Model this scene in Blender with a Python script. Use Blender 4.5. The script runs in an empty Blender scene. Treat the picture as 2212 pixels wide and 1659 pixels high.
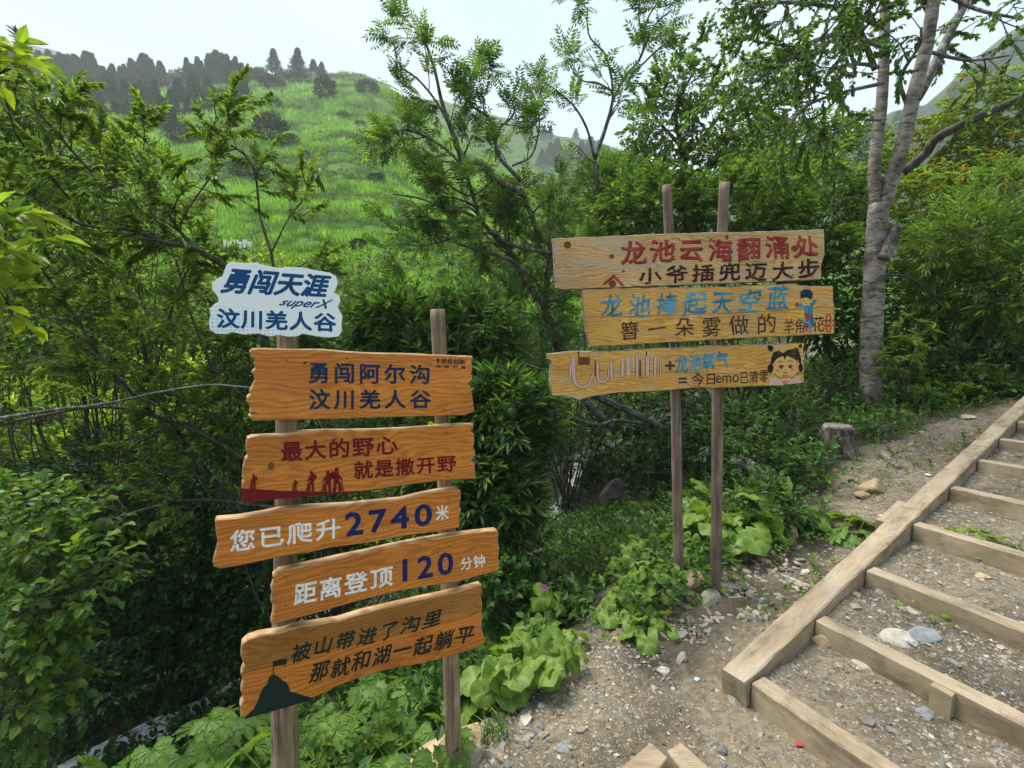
import bpy, math, random
import numpy as np
from mathutils import Matrix, Vector
random.seed(7); rng = np.random.default_rng(7)
S = bpy.context.scene
COL = S.collection
# ---------------------------------------------------------------- camera
CAM_Z = 1.6; PITCH = math.radians(-6.0); FPX = 1068.0; CX, CY = 1106.0, 829.5
cd = bpy.data.cameras.new('camera'); cam = bpy.data.objects.new('camera', cd); COL.objects.link(cam)
cam.location = (0, 0, CAM_Z); cam.rotation_euler = (math.radians(90) + PITCH, 0, 0)
cd.sensor_width = 36; cd.lens = 36 * FPX / 2212.0; cd.clip_start = 0.05; cd.clip_end = 3000
S.camera = cam
# ---------------------------------------------------------------- world: overcast sky
SUN_EL, SUN_AZ = math.radians(62), math.radians(-35)
w = bpy.data.worlds.new('World'); S.world = w; w.use_nodes = True
nt = w.node_tree; nt.nodes.clear()
out = nt.nodes.new('ShaderNodeOutputWorld'); bg = nt.nodes.new('ShaderNodeBackground')
sky = nt.nodes.new('ShaderNodeTexSky'); sky.sky_type = 'NISHITA'; sky.sun_disc = False
sky.sun_elevation = SUN_EL; sky.sun_rotation = SUN_AZ; sky.altitude = 2700; sky.air_density = 1.2; sky.dust_density = 4
tc = nt.nodes.new('ShaderNodeTexCoord'); mp = nt.nodes.new('ShaderNodeMapping'); mp.inputs['Scale'].default_value = (1, 1, 2.2)
no = nt.nodes.new('ShaderNodeTexNoise'); no.inputs['Scale'].default_value = 1.6; no.inputs['Detail'].default_value = 5; no.inputs['Roughness'].default_value = .5
cr = nt.nodes.new('ShaderNodeValToRGB')
cr.color_ramp.elements[0].position = .34; cr.color_ramp.elements[0].color = (3.05, 4.2, 5.2, 1)
cr.color_ramp.elements[1].position = .66; cr.color_ramp.elements[1].color = (4.35, 5.25, 5.95, 1)
mx = nt.nodes.new('ShaderNodeMix'); mx.data_type = 'RGBA'; mx.inputs[0].default_value = .9
L = nt.links.new
L(tc.outputs['Generated'], mp.inputs[0]); L(mp.outputs[0], no.inputs['Vector']); L(no.outputs[0], cr.inputs[0])
L(sky.outputs[0], mx.inputs[6]); L(cr.outputs[0], mx.inputs[7]); L(mx.outputs[2], bg.inputs[0]); L(bg.outputs[0], out.inputs[0])
bg.inputs[1].default_value = .1
sd = bpy.data.lights.new('sun', 'SUN'); sd.energy = 4.2; sd.angle = math.radians(42); sd.color = (1, .96, .88)
so = bpy.data.objects.new('sun', sd); COL.objects.link(so)
so.rotation_euler = (math.radians(90) - SUN_EL, 0, math.pi - SUN_AZ + math.radians(25)); so.location = (0, 0, 30)
S.view_settings.view_transform = 'Standard'; S.view_settings.look = 'None'
S.view_settings.exposure = 1.02; S.view_settings.gamma = 1; S.view_settings.use_curve_mapping = False
S.cycles.use_denoising = True
try: S.cycles.denoiser = 'OPENIMAGEDENOISE'; S.cycles.denoising_prefilter = 'ACCURATE'
except Exception: pass
S.cycles.max_bounces = 6; S.cycles.diffuse_bounces = 4; S.cycles.glossy_bounces = 2; S.cycles.transmission_bounces = 4
S.cycles.transparent_max_bounces = 6; S.cycles.volume_bounces = 0; S.cycles.sample_clamp_indirect = 4
HAZE = .0011
# ---------------------------------------------------------------- geometry of view
def ray(px, py):
    x = (px - CX) / FPX; v = -(py - CY) / FPX
    c, s = math.cos(PITCH), math.sin(PITCH)
    return np.array([x, c - s * v, s + c * v])
def P(px, py, Y):
    d = ray(px, py); return np.array([0, 0, CAM_Z]) + d * (Y / d[1])
def PR(px, py, R):
    d = ray(px, py); return np.array([0, 0, CAM_Z]) + d * (R / math.hypot(d[0], d[1]))
# ---------------------------------------------------------------- noise
_tab = np.random.default_rng(3).random((256, 256))
def vn(x, y):
    xi = np.floor(x).astype(int); yi = np.floor(y).astype(int); fx = x - xi; fy = y - yi
    fx = fx * fx * (3 - 2 * fx); fy = fy * fy * (3 - 2 * fy)
    a = _tab[xi % 256, yi % 256]; b = _tab[(xi + 1) % 256, yi % 256]; c = _tab[xi % 256, (yi + 1) % 256]; d = _tab[(xi + 1) % 256, (yi + 1) % 256]
    return (a * (1 - fx) + b * fx) * (1 - fy) + (c * (1 - fx) + d * fx) * fy
def fbm(x, y, o=4, f=1.):
    x = np.asarray(x, float); y = np.asarray(y, float); s = 0; a = 1; t = 0
    for k in range(o): s = s + a * vn(x * f + 17.3 * k, y * f + 9.1 * k); t += a; a *= .5; f *= 2.03
    return s / t - .5
def sst(a, b, x): t = np.clip((x - a) / (b - a), 0, 1); return t * t * (3 - 2 * t)
# ---------------------------------------------------------------- terrain
RIDGE = [(-900, 0, 150), (-400, 90, 150), (0, 165, 150), (200, 200, 145), (400, 190, 140), (540, 165, 135), (700, 158, 130), (790, 162, 128), (835, 182, 125),
         (900, 245, 118), (1000, 310, 108), (1120, 395, 95), (1300, 470, 80), (1500, 530, 70), (1900, 560, 60), (2400, 540, 60)]
_ra = []
for px, py, R in RIDGE:
    d = ray(px, py); _ra.append((math.atan2(d[0], d[1]), CAM_Z + R * d[2] / math.hypot(d[0], d[1]), R))
_ra = [(-math.pi, 20, 120), (-2.0, 40, 150)] + _ra + [(2.0, 14, 60), (math.pi, 20, 120)]
_th = np.array([a[0] for a in _ra]); _rz = np.array([a[1] for a in _ra]); _rr = np.array([a[2] for a in _ra])
SD = ray(2742, 375); SD = SD / np.linalg.norm(SD); SA = np.array([SD[0], SD[1]]) / math.hypot(SD[0], SD[1])     # stair direction
SSL = SD[2] / math.hypot(SD[0], SD[1])                                                                         # its slope
_d = ray(1557, 1445); S0 = np.array([0, 0, CAM_Z]) + _d * ((.12 - CAM_Z) / _d[2])
ED, EN = np.array([.74, .67]), np.array([-.67, .74])
def hill(x, y):
    r = np.hypot(x, y) + 1e-6; th = np.arctan2(x, y)
    zr = np.interp(th, _th, _rz); R = np.interp(th, _th, _rr)
    t = np.clip((r - 13) / (R - 13), 0, 1)
    z = 1.0 + (zr - 1.0) * t ** 1.12 - np.maximum(r - R, 0) * .25
    z = z + fbm(x, y, 4, .06) * 5 * t * (1 - t) * 2 + fbm(x, y, 3, .5) * .7 * sst(0, .2, t)
    return z
def stream_z(x, y):
    a = x * ED[0] + (y - 2.25) * ED[1]; return -1.54 + .162 * a + .32 * sst(3.95, 4.5, a)
def near(x, y):
    s = (x - S0[0]) * SA[0] + (y - S0[1]) * SA[1]
    q = s - .15
    zp = SSL * (q + np.sqrt(q * q + .15)) * .5 - .02
    zp = np.where(s > 8, np.minimum(zp, SSL * 8 + (s - 8) * .25), zp)
    e = x * EN[0] + (y - 2.25) * EN[1]; e = e + fbm(x, y, 3, .7) * .7
    zs = stream_z(x, y)
    k = sst(-.35, 3.1, e) ** .8
    z = zp * (1 - k) + (zs - .05) * k
    z = z - .22 * np.exp(-((x + .45) ** 2 + (y - 1.85) ** 2) / .35)
    z = z + np.maximum(e - 3.9, 0) * .55 * (1 + fbm(x, y, 3, .5))
    z = z + fbm(x, y, 4, .8) * .10 * sst(-.3, 1, e) + fbm(x, y, 5, 3.0) * .035 + fbm(x, y, 3, 14.) * .012
    return z
def H(x, y):
    x = np.asarray(x, float); y = np.asarray(y, float); r = np.hypot(x, y); k = sst(10, 18, r)
    return near(x, y) * (1 - k) + hill(x, y) * k
def G(px, py, lift=0.):
    d = ray(px, py); t0 = .8; p = None
    ts = np.concatenate([np.arange(.8, 25, .02), np.arange(25, 260, .25)])
    X = d[0] * ts; Y = d[1] * ts; Z = CAM_Z + d[2] * ts - lift
    h = H(X, Y); k = np.argmax(Z < h)
    if not (Z < h).any():                                   # grazes over the ridge: take the crest
        kk = ts * math.hypot(d[0], d[1]); k = int(np.argmin(np.abs(kk - np.interp(math.atan2(d[0], d[1]), _th, _rr))))
    t = ts[k]; return np.array([d[0] * t, d[1] * t, float(h[k])])
# ---------------------------------------------------------------- materials
def mat(name, build):
    m = bpy.data.materials.new(name); m.use_nodes = True; t = m.node_tree; t.nodes.clear()
    o = t.nodes.new('ShaderNodeOutputMaterial'); b = t.nodes.new('ShaderNodeBsdfPrincipled'); t.links.new(b.outputs[0], o.inputs[0])
    build(t, b, o); return m
def N(t, k, **kw):
    n = t.nodes.new('ShaderNode' + k)
    for a, v in kw.items():
        if a in n.inputs.keys(): n.inputs[a].default_value = v
        else: setattr(n, a, v)
    return n
def ramp(t, src, stops):
    r = t.nodes.new('ShaderNodeValToRGB'); e = r.color_ramp.elements
    while len(e) < len(stops): e.new(.5)
    for k, (p, c) in enumerate(stops): e[k].position = p; e[k].color = tuple(c) + (1,) if len(c) == 3 else c
    t.links.new(src, r.inputs[0]); return r
def coords(t, scale=(1, 1, 1), kind='Object'):
    c = t.nodes.new('ShaderNodeTexCoord'); m = t.nodes.new('ShaderNodeMapping'); m.inputs['Scale'].default_value = scale
    t.links.new(c.outputs[kind], m.inputs[0]); return m.outputs[0]
def mixc(t, f, a, b, bt='MIX'):
    m = t.nodes.new('ShaderNodeMix'); m.data_type = 'RGBA'; m.blend_type = bt
    for i, v in ((0, f), (6, a), (7, b)):
        if hasattr(v, 'links'): t.links.new(v, m.inputs[i])
        else: m.inputs[i].default_value = v if i == 0 else tuple(v) + (1,)
    return m.outputs[2]
def bump(t, b, h, s=.3, d=.01):
    n = t.nodes.new('ShaderNodeBump'); n.inputs['Strength'].default_value = s; n.inputs['Distance'].default_value = d
    t.links.new(h, n.inputs['Height']); t.links.new(n.outputs[0], b.inputs['Normal'])
def paint(name, c, rough=.55, var=.25):
    def f(t, b, o):
        n = N(t, 'TexNoise', Scale=60., Detail=4.); t.links.new(coords(t), n.inputs['Vector'])
        r = ramp(t, n.outputs[0], [(.3, tuple(x * (1 - var) for x in c)), (.65, tuple(min(1, x * (1 + var * .4)) for x in c))])
        t.links.new(r.outputs[0], b.inputs['Base Color']); b.inputs['Roughness'].default_value = rough; b.inputs['Specular IOR Level'].default_value = .15
    return mat(name, f)
def brush(name, c0, c1, sc=14., wear=.62):
    def f(t, b, o):
        n = N(t, 'TexNoise', Scale=sc, Detail=5., Roughness=.6); t.links.new(coords(t), n.inputs['Vector'])
        n2 = N(t, 'TexNoise', Scale=45., Detail=4.); t.links.new(coords(t, (.35, 3, 1)), n2.inputs['Vector'])
        r = ramp(t, n.outputs[0], [(.38, c0), (.62, c1)]); c = mixc(t, ramp(t, n2.outputs[0], [(wear, (0, 0, 0)), (wear + .08, (.55, .55, .55))]).outputs[0], r.outputs[0], (.55, .36, .16))
        t.links.new(c, b.inputs['Base Color']); b.inputs['Roughness'].default_value = .65; b.inputs['Specular IOR Level'].default_value = .15
    return mat(name, f)
def leafmat(name, gloss=.45, trans=.46, spec=.3):
    def f(t, b, o):
        a = N(t, 'Attribute', attribute_name='col'); n = N(t, 'TexNoise', Scale=38., Detail=3.)
        t.links.new(coords(t), n.inputs['Vector'])
        c = mixc(t, .55, a.outputs[0], ramp(t, n.outputs[0], [(.3, (.45,) * 3), (.7, (1.35,) * 3)]).outputs[0], 'MULTIPLY')
        t.links.new(c, b.inputs['Base Color']); b.inputs['Roughness'].default_value = gloss; b.inputs['Specular IOR Level'].default_value = spec
        tr = N(t, 'BsdfTranslucent'); t.links.new(mixc(t, 1., c, (1.3, 1.25, .5), 'MULTIPLY'), tr.inputs[0])
        m = N(t, 'MixShader'); m.inputs[0].default_value = trans
        t.links.new(b.outputs[0], m.inputs[1]); t.links.new(tr.outputs[0], m.inputs[2]); t.links.new(m.outputs[0], o.inputs[0])
    return mat(name, f)
M_LEAF = leafmat('leaf'); M_GRASS = leafmat('grass_blade', .6, .3, .15); M_FAR = leafmat('needles', .9, .15, .03)
def barkmat(name, c0, c1, c2, sc=(1, 1, .12), scale=45., b_=.6):
    def f(t, b, o):
        n = N(t, 'TexNoise', Scale=scale, Detail=6., Roughness=.65); t.links.new(coords(t, sc), n.inputs['Vector'])
        n2 = N(t, 'TexNoise', Scale=6., Detail=3.); t.links.new(coords(t), n2.inputs['Vector'])
        r = ramp(t, n.outputs[0], [(.32, c0), (.5, c1), (.68, c2)])
        c = mixc(t, .7, r.outputs[0], ramp(t, n2.outputs[0], [(.35, (.55,) * 3), (.65, (1.25,) * 3)]).outputs[0], 'MULTIPLY')
        t.links.new(c, b.inputs['Base Color']); b.inputs['Roughness'].default_value = .85; bump(t, b, n.outputs[0], b_, .006)
    return mat(name, f)
M_BARK = barkmat('dark_bark', (.018, .014, .011), (.05, .04, .032), (.13, .12, .105), (1, 1, .5), 30.)
M_LICH = barkmat('lichen_bark', (.03, .026, .022), (.10, .09, .075), (.30, .29, .27), (1, 1, .6), 22.)
M_STUMP = barkmat('stump_bark', (.03, .024, .018), (.11, .09, .07), (.26, .235, .20), (1, 1, .35), 26., 1.)
M_POST = barkmat('weathered_pole', (.10, .062, .038), (.27, .19, .12), (.42, .325, .225), (1, 1, .06), 60.)
M_POLE = barkmat('brown_pole', (.07, .045, .034), (.17, .115, .088), (.27, .20, .165), (1, 1, .07), 55.)
M_GREY = barkmat('grey_dead_wood', (.09, .075, .06), (.24, .21, .18), (.42, .39, .35), (1, 1, .1), 50.)
def f_birch(t, b, o):
    n = N(t, 'TexNoise', Scale=7., Detail=8., Roughness=.72, Distortion=1.2); t.links.new(coords(t, (1, 1, 3.2)), n.inputs['Vector'])
    n2 = N(t, 'TexNoise', Scale=5., Detail=4.); t.links.new(coords(t), n2.inputs['Vector'])
    r = ramp(t, n.outputs[0], [(.36, (.03, .022, .02)), (.43, (.11, .085, .075)), (.50, (.25, .225, .20)), (.75, (.38, .365, .34))])
    d = ramp(t, n2.outputs[0], [(.42, (.36, .28, .23)), (.56, (1, 1, 1))])
    t.links.new(mixc(t, .85, r.outputs[0], d.outputs[0], 'MULTIPLY'), b.inputs['Base Color']); b.inputs['Roughness'].default_value = .7
    bump(t, b, n.outputs[0], .7, .008)
M_BIRCH = mat('birch_bark', f_birch)
def woodmat(name, c0, c1, c2, grey=0., rough=.5, split=None, gsc=1., wav=.6, groove=False):
    def f(t, b, o):
        oi = N(t, 'ObjectInfo'); rm = N(t, 'Math', operation='MULTIPLY'); t.links.new(oi.outputs['Random'], rm.inputs[0]); rm.inputs[1].default_value = 37.
        def coords(t, sc=(1, 1, 1)):
            c = t.nodes.new('ShaderNodeTexCoord'); m = t.nodes.new('ShaderNodeMapping'); m.inputs['Scale'].default_value = sc; t.links.new(c.outputs['Object'], m.inputs[0]); t.links.new(rm.outputs[0], m.inputs['Location']); return m.outputs[0]
        v = coords(t, (1.2, 9 * gsc, 9)); nd = N(t, 'TexNoise', Scale=1.6, Detail=3.); t.links.new(coords(t, (1.6, 5, 1)), nd.inputs['Vector'])
        va = N(t, 'VectorMath', operation='MULTIPLY_ADD'); t.links.new(nd.outputs[1], va.inputs[0]); va.inputs[1].default_value = (.6, 1.6, 0); t.links.new(v, va.inputs[2])
        wv = N(t, 'TexWave', bands_direction='Y', Scale=2.2, Distortion=3.0, Detail=3.); wv.inputs['Detail Scale'].default_value = 1.4
        t.links.new(va.outputs[0], wv.inputs['Vector'])
        fi = N(t, 'TexNoise', Scale=26., Detail=5., Roughness=.7); t.links.new(coords(t, (.5, 14, 14)), fi.inputs['Vector'])
        r = ramp(t, wv.outputs[1], [(.0, c0), (.4, c1), (.95, c2)])
        r2 = ramp(t, fi.outputs[0], [(.3, (.66, .6, .55)), (.62, (1.12, 1.12, 1.12))])
        c = mixc(t, .8, mixc(t, wav, c1, r.outputs[0]), r2.outputs[0], 'MULTIPLY')
        bl = N(t, 'TexNoise', Scale=3.2, Detail=4.); t.links.new(coords(t, (1, 2.2, 1)), bl.inputs['Vector'])
        c = mixc(t, .75, c, ramp(t, bl.outputs[0], [(.3, (.72, .66, .58)), (.65, (1.12, 1.13, 1.15))]).outputs[0], 'MULTIPLY')
        if grey:
            gf = N(t, 'TexNoise', Scale=4.5, Detail=6., Roughness=.6); t.links.new(coords(t, (1.1, 3.5, 1)), gf.inputs['Vector'])
            c = mixc(t, ramp(t, gf.outputs[0], [(.50, (0, 0, 0)), (.68, (grey,) * 3)]).outputs[0], c, (.42, .38, .32))
        if split:
            sx = N(t, 'SeparateXYZ'); t.links.new(N(t, 'TexCoord').outputs['Object'], sx.inputs[0])
            m1 = N(t, 'Math', operation='MULTIPLY_ADD'); t.links.new(sx.outputs[0], m1.inputs[0]); m1.inputs[1].default_value = -split[0]; t.links.new(sx.outputs[1], m1.inputs[2])
            m2 = N(t, 'Math', operation='MULTIPLY_ADD'); t.links.new(bl.outputs[0], m2.inputs[0]); m2.inputs[1].default_value = .03; t.links.new(m1.outputs[0], m2.inputs[2])
            m3 = N(t, 'Math', operation='SUBTRACT'); t.links.new(m2.outputs[0], m3.inputs[0]); m3.inputs[1].default_value = split[1]
            m4 = N(t, 'Math', operation='MULTIPLY', use_clamp=True); t.links.new(m3.outputs[0], m4.inputs[0]); m4.inputs[1].default_value = 90.
            c = mixc(t, m4.outputs[0], c, mixc(t, 1., c, (.60, .74, .98), 'MULTIPLY'))
        t.links.new(c, b.inputs['Base Color']); b.inputs['Roughness'].default_value = rough
        if groove:
            st_ = N(t, 'TexNoise', Scale=2.2, Detail=8., Roughness=.7); t.links.new(coords(t, (1.2, 3, 3)), st_.inputs['Vector'])
            c = mixc(t, .8, c, ramp(t, st_.outputs[0], [(.38, (.40, .36, .31)), (.5, (.92, .92, .90)), (.66, (1.12, 1.12, 1.12))]).outputs[0], 'MULTIPLY')
            gw = N(t, 'TexWave', bands_direction='Y', Scale=38., Distortion=.6, Detail=2.); t.links.new(N(t, 'TexCoord').outputs['Object'], gw.inputs['Vector'])
            c = mixc(t, .35, c, ramp(t, gw.outputs[1], [(.1, (.6, .57, .54)), (.5, (1.05, 1.05, 1.05))]).outputs[0], 'MULTIPLY'); t.links.new(c, b.inputs['Base Color'])
        bump(t, b, fi.outputs[0], .35, .003)
    return mat(name, f)
OR = ((.44, .125, .012), (.62, .20, .022), (.74, .28, .04))
M_ORANGE = woodmat('orange_stained_wood', *OR)
M_EDGE = woodmat('board_edge_wood', (.30, .14, .05), (.46, .27, .12), (.60, .40, .20))
M_YEL = woodmat('ochre_varnished_wood', (.48, .20, .025), (.70, .36, .06), (.78, .47, .12), .5)
M_YEL2 = woodmat('knotty_pine_wood', (.38, .18, .06), (.64, .38, .14), (.74, .52, .26), .85, gsc=1.3)
M_BEAM = woodmat('taupe_painted_timber', (.30, .235, .16), (.38, .305, .21), (.43, .355, .255), .25, .75, gsc=1.2, wav=.15, groove=True)
M_WBARK = barkmat('board_end_bark', (.08, .06, .05), (.24, .19, .15), (.36, .31, .26), (1, 1, 1), 40.)
def f_dirt(t, b, o):
    c = coords(t); n = N(t, 'TexNoise', Scale=1.3, Detail=6., Roughness=.6); n2 = N(t, 'TexNoise', Scale=30., Detail=8., Roughness=.75); t.links.new(c, n.inputs['Vector']); t.links.new(c, n2.inputs['Vector'])
    vo = N(t, 'TexVoronoi', Scale=75.); t.links.new(c, vo.inputs['Vector'])
    base = ramp(t, n.outputs[0], [(.33, (.06, .048, .033)), (.5, (.155, .126, .088)), (.68, (.25, .21, .15))])
    f = mixc(t, .85, base.outputs[0], ramp(t, n2.outputs[0], [(.33, (.36, .34, .32)), (.5, (.9, .9, .9)), (.68, (1.6, 1.58, 1.5))]).outputs[0], 'MULTIPLY')
    peb = ramp(t, vo.outputs['Distance'], [(.16, (1, 1, 1)), (.26, (0, 0, 0))])
    sel = ramp(t, N_color(t, vo), [(.55, (0, 0, 0)), (.62, (1, 1, 1))])
    ms = mixc(t, 1., peb.outputs[0], sel.outputs[0], 'MULTIPLY')
    a = N(t, 'Attribute', attribute_name='col')
    f = mixc(t, ms, f, (.36, .33, .28)); f = mixc(t, 1., f, a.outputs[0], 'MULTIPLY')
    t.links.new(f, b.inputs['Base Color']); b.inputs['Roughness'].default_value = .92; bump(t, b, n2.outputs[0], .8, .02)
def N_color(t, vo):
    s = N(t, 'SeparateColor'); t.links.new(vo.outputs['Color'], s.inputs[0]); return s.outputs[0]
M_DIRT = mat('dirt', f_dirt)
def f_hill(t, b, o):
    c = coords(t); n = N(t, 'TexNoise', Scale=.35, Detail=8., Roughness=.65); t.links.new(c, n.inputs['Vector'])
    n3 = N(t, 'TexNoise', Scale=.06, Detail=3.); t.links.new(c, n3.inputs['Vector'])
    r = ramp(t, n.outputs[0], [(.36, (.022, .055, .010)), (.52, (.05, .11, .018)), (.68, (.085, .17, .028))])
    r = mixc(t, .7, r.outputs[0], ramp(t, n3.outputs[0], [(.4, (.7, .8, .75)), (.6, (1.15, 1.1, 1))]).outputs[0], 'MULTIPLY')
    t.links.new(r, b.inputs['Base Color']); b.inputs['Roughness'].default_value = .95; b.inputs['Specular IOR Level'].default_value = .04; bump(t, b, n.outputs[0], .8, .4)
M_HILL = mat('hill_grass', f_hill)
def stonemat(name):
    def f(t, b, o):
        a = N(t, 'Attribute', attribute_name='col'); n = N(t, 'TexNoise', Scale=24., Detail=7., Roughness=.7); t.links.new(coords(t), n.inputs['Vector'])
        c = mixc(t, .9, a.outputs[0], ramp(t, n.outputs[0], [(.3, (.55, .52, .5)), (.65, (1.25, 1.24, 1.2))]).outputs[0], 'MULTIPLY')
        t.links.new(c, b.inputs['Base Color']); b.inputs['Roughness'].default_value = .8; bump(t, b, n.outputs[0], .6, .01)
    return mat(name, f)
M_STONE = stonemat('stone')
def f_water(t, b, o):
    n = N(t, 'TexNoise', Scale=7., Detail=6., Roughness=.7); t.links.new(coords(t), n.inputs['Vector'])
    r = ramp(t, n.outputs[0], [(.32, (.03, .036, .034)), (.44, (.35, .38, .4)), (.50, (.82, .86, .9))])
    a = N(t, 'Attribute', attribute_name='col'); r = type('o', (), {'outputs': [mixc(t, a.outputs['Fac'], (.02, .024, .02), r.outputs[0])]})
    t.links.new(r.outputs[0], b.inputs['Base Color']); b.inputs['Roughness'].default_value = .45; bump(t, b, n.outputs[0], .8, .05)
M_WATER = mat('white_water', f_water)
# ---------------------------------------------------------------- mesh collector
def nrm(a): return a / (np.linalg.norm(a, axis=-1, keepdims=True) + 1e-9)
class F:
    def __init__(s): s.v = []; s.q = []; s.t = []; s.c = []; s.n = 0
    def add(s, V, Q=None, T=None, C=(.5, .5, .5)):
        V = np.asarray(V, float).reshape(-1, 3); C = np.asarray(C, float)
        if C.ndim == 1: C = np.tile(C, (len(V), 1))
        if Q is not None: s.q.append(np.asarray(Q, int).reshape(-1, 4) + s.n)
        if T is not None: s.t.append(np.asarray(T, int).reshape(-1, 3) + s.n)
        s.v.append(V); s.c.append(C); s.n += len(V)
    def mesh(s, name, m, base=(0, 0, 0), smooth=False):
        V = np.concatenate(s.v) - np.asarray(base); C = np.concatenate(s.c)
        q = np.concatenate(s.q) if s.q else np.zeros((0, 4), int); t = np.concatenate(s.t) if s.t else np.zeros((0, 3), int)
        me = bpy.data.meshes.new(name); me.vertices.add(len(V)); me.vertices.foreach_set('co', V.ravel())
        li = np.concatenate([q.ravel(), t.ravel()]); me.loops.add(len(li)); me.loops.foreach_set('vertex_index', li)
        tot = np.concatenate([np.full(len(q), 4), np.full(len(t), 3)]); st = np.concatenate([[0], np.cumsum(tot)[:-1]])
        me.polygons.add(len(tot)); me.polygons.foreach_set('loop_start', st); me.polygons.foreach_set('loop_total', tot)
        me.polygons.foreach_set('use_smooth', np.full(len(tot), smooth)); me.update(calc_edges=True)
        a = me.color_attributes.new('col', 'FLOAT_COLOR', 'POINT'); a.data.foreach_set('color', np.concatenate([C, np.ones((len(C), 1))], 1).ravel())
        me.materials.append(m); return me
    def obj(s, name, m, parent=None, base=(0, 0, 0), smooth=False):
        o = bpy.data.objects.new(name, s.mesh(name, m, base, smooth)); COL.objects.link(o)
        if parent is not None: o.parent = parent
        else: o.location = base
        return o
def tag(o, label=None, cat=None, group=None, kind=None):
    for k, v in (('label', label), ('category', cat), ('group', group), ('kind', kind)):
        if v: o[k] = v
    return o
def thing(name, base, label, cat, group=None):
    o = bpy.data.objects.new(name, None); COL.objects.link(o); o.location = base; o.empty_display_size = .1
    return tag(o, label, cat, group)
def cols(n, pal, w=None, jit=.22):
    pal = np.array(pal); k = rng.choice(len(pal), n, p=None if w is None else np.array(w) / sum(w))
    return np.clip(pal[k] * (1 + (rng.random((n, 1)) - .5) * 2 * jit), 0, 1)
def frame(D, up=None):
    D = nrm(D); up = np.array([0, 0, 1.]) if up is None else up
    Sd = nrm(np.cross(D, up) + 1e-4); U = np.cross(Sd, D); return D, Sd, U
def leaves(f, Pn, D, Nn, Ln, Wd, C, fold=.25, droop=.18):
    n = len(Pn)
    if n == 0: return
    D = nrm(D); Sd = nrm(np.cross(D, Nn)); U = np.cross(Sd, D); Ln = np.broadcast_to(Ln, n)[:, None]; Wd = np.broadcast_to(Wd, n)[:, None]
    b = Pn; dr = -U * Ln * droop
    l1 = Pn + D * Ln * .32 + Sd * Wd * .5 + U * Wd * fold + dr * .1; r1 = Pn + D * Ln * .32 - Sd * Wd * .5 + U * Wd * fold + dr * .1
    l2 = Pn + D * Ln * .68 + Sd * Wd * .38 + U * Wd * fold * .7 + dr * .5; r2 = Pn + D * Ln * .68 - Sd * Wd * .38 + U * Wd * fold * .7 + dr * .5
    t = Pn + D * Ln + dr
    V = np.stack([b, l1, l2, t, r2, r1], 1).reshape(-1, 3); k = np.arange(n)[:, None] * 6
    Q = np.concatenate([k + np.array([[0, 1, 2, 3]]), k + np.array([[0, 3, 4, 5]])]); f.add(V, Q, C=np.repeat(C, 6, 0))
def diamonds(f, Pn, D, Nn, Ln, Wd, C):
    n = len(Pn)
    if n == 0: return
    D = nrm(D); Sd = nrm(np.cross(D, Nn)); U = np.cross(Sd, D); Ln = np.broadcast_to(Ln, n)[:, None]; Wd = np.broadcast_to(Wd, n)[:, None]
    V = np.stack([Pn, Pn + D * Ln * .45 + Sd * Wd * .5, Pn + D * Ln - U * Ln * .12, Pn + D * Ln * .45 - Sd * Wd * .5], 1).reshape(-1, 3)
    f.add(V, np.arange(n)[:, None] * 4 + np.array([[0, 1, 2, 3]]), C=np.repeat(C, 4, 0))
def twigs(f, A, B, ra, rb, C=(.05, .04, .03)):
    n = len(A)
    if n == 0: return
    D, Sd, U = frame(B - A); ra = np.broadcast_to(ra, n)[:, None]; rb = np.broadcast_to(rb, n)[:, None]
    ring = [(1, 0), (-.5, .87), (-.5, -.87)]
    V = np.stack([A + (Sd * a + U * c) * ra for a, c in ring] + [B + (Sd * a + U * c) * rb for a, c in ring], 1).reshape(-1, 3)
    k = np.arange(n)[:, None] * 6
    f.add(V, np.concatenate([k + np.array([[0, 1, 4, 3]]), k + np.array([[1, 2, 5, 4]]), k + np.array([[2, 0, 3, 5]])]), C=C)
def sprigs(f, fw, Pn, D, Ls, nl, ll, lw, pal, w=None, spread=.9, droop=.2, fold=.25, tw=.0018, rosette=False):
    n = len(Pn); D = nrm(D)
    if n == 0: return
    _, Sd, U = frame(D); Ls = np.broadcast_to(Ls, n)
    if fw is not None and tw > 0: twigs(fw, Pn - D * Ls[:, None] * .3, Pn + D * Ls[:, None], tw, tw * .5)
    tone = 1 + (rng.random((n, 1)) - .5) * .5
    for k in range(nl):
        t = (k + .6) / nl if not rosette else .75 + .25 * k / nl
        ang = k * 2.4 + rng.random(n) * .6
        side = Sd * np.cos(ang)[:, None] + U * np.sin(ang)[:, None] * .45
        a = spread * (1.05 - .6 * t if not rosette else 1.)
        dr = D * math.cos(a) + side * math.sin(a) + rng.normal(0, .13, (n, 3)); dr[:, 2] -= droop
        Nn = np.array([0, 0, 1.]) + rng.normal(0, .35, (n, 3)) + D * .15
        s = .75 + .45 * rng.random(n)
        leaves(f, Pn + D * Ls[:, None] * t, dr, Nn, ll * s, lw * s, np.clip(cols(n, pal, w) * tone, 0, 1), fold)
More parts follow.
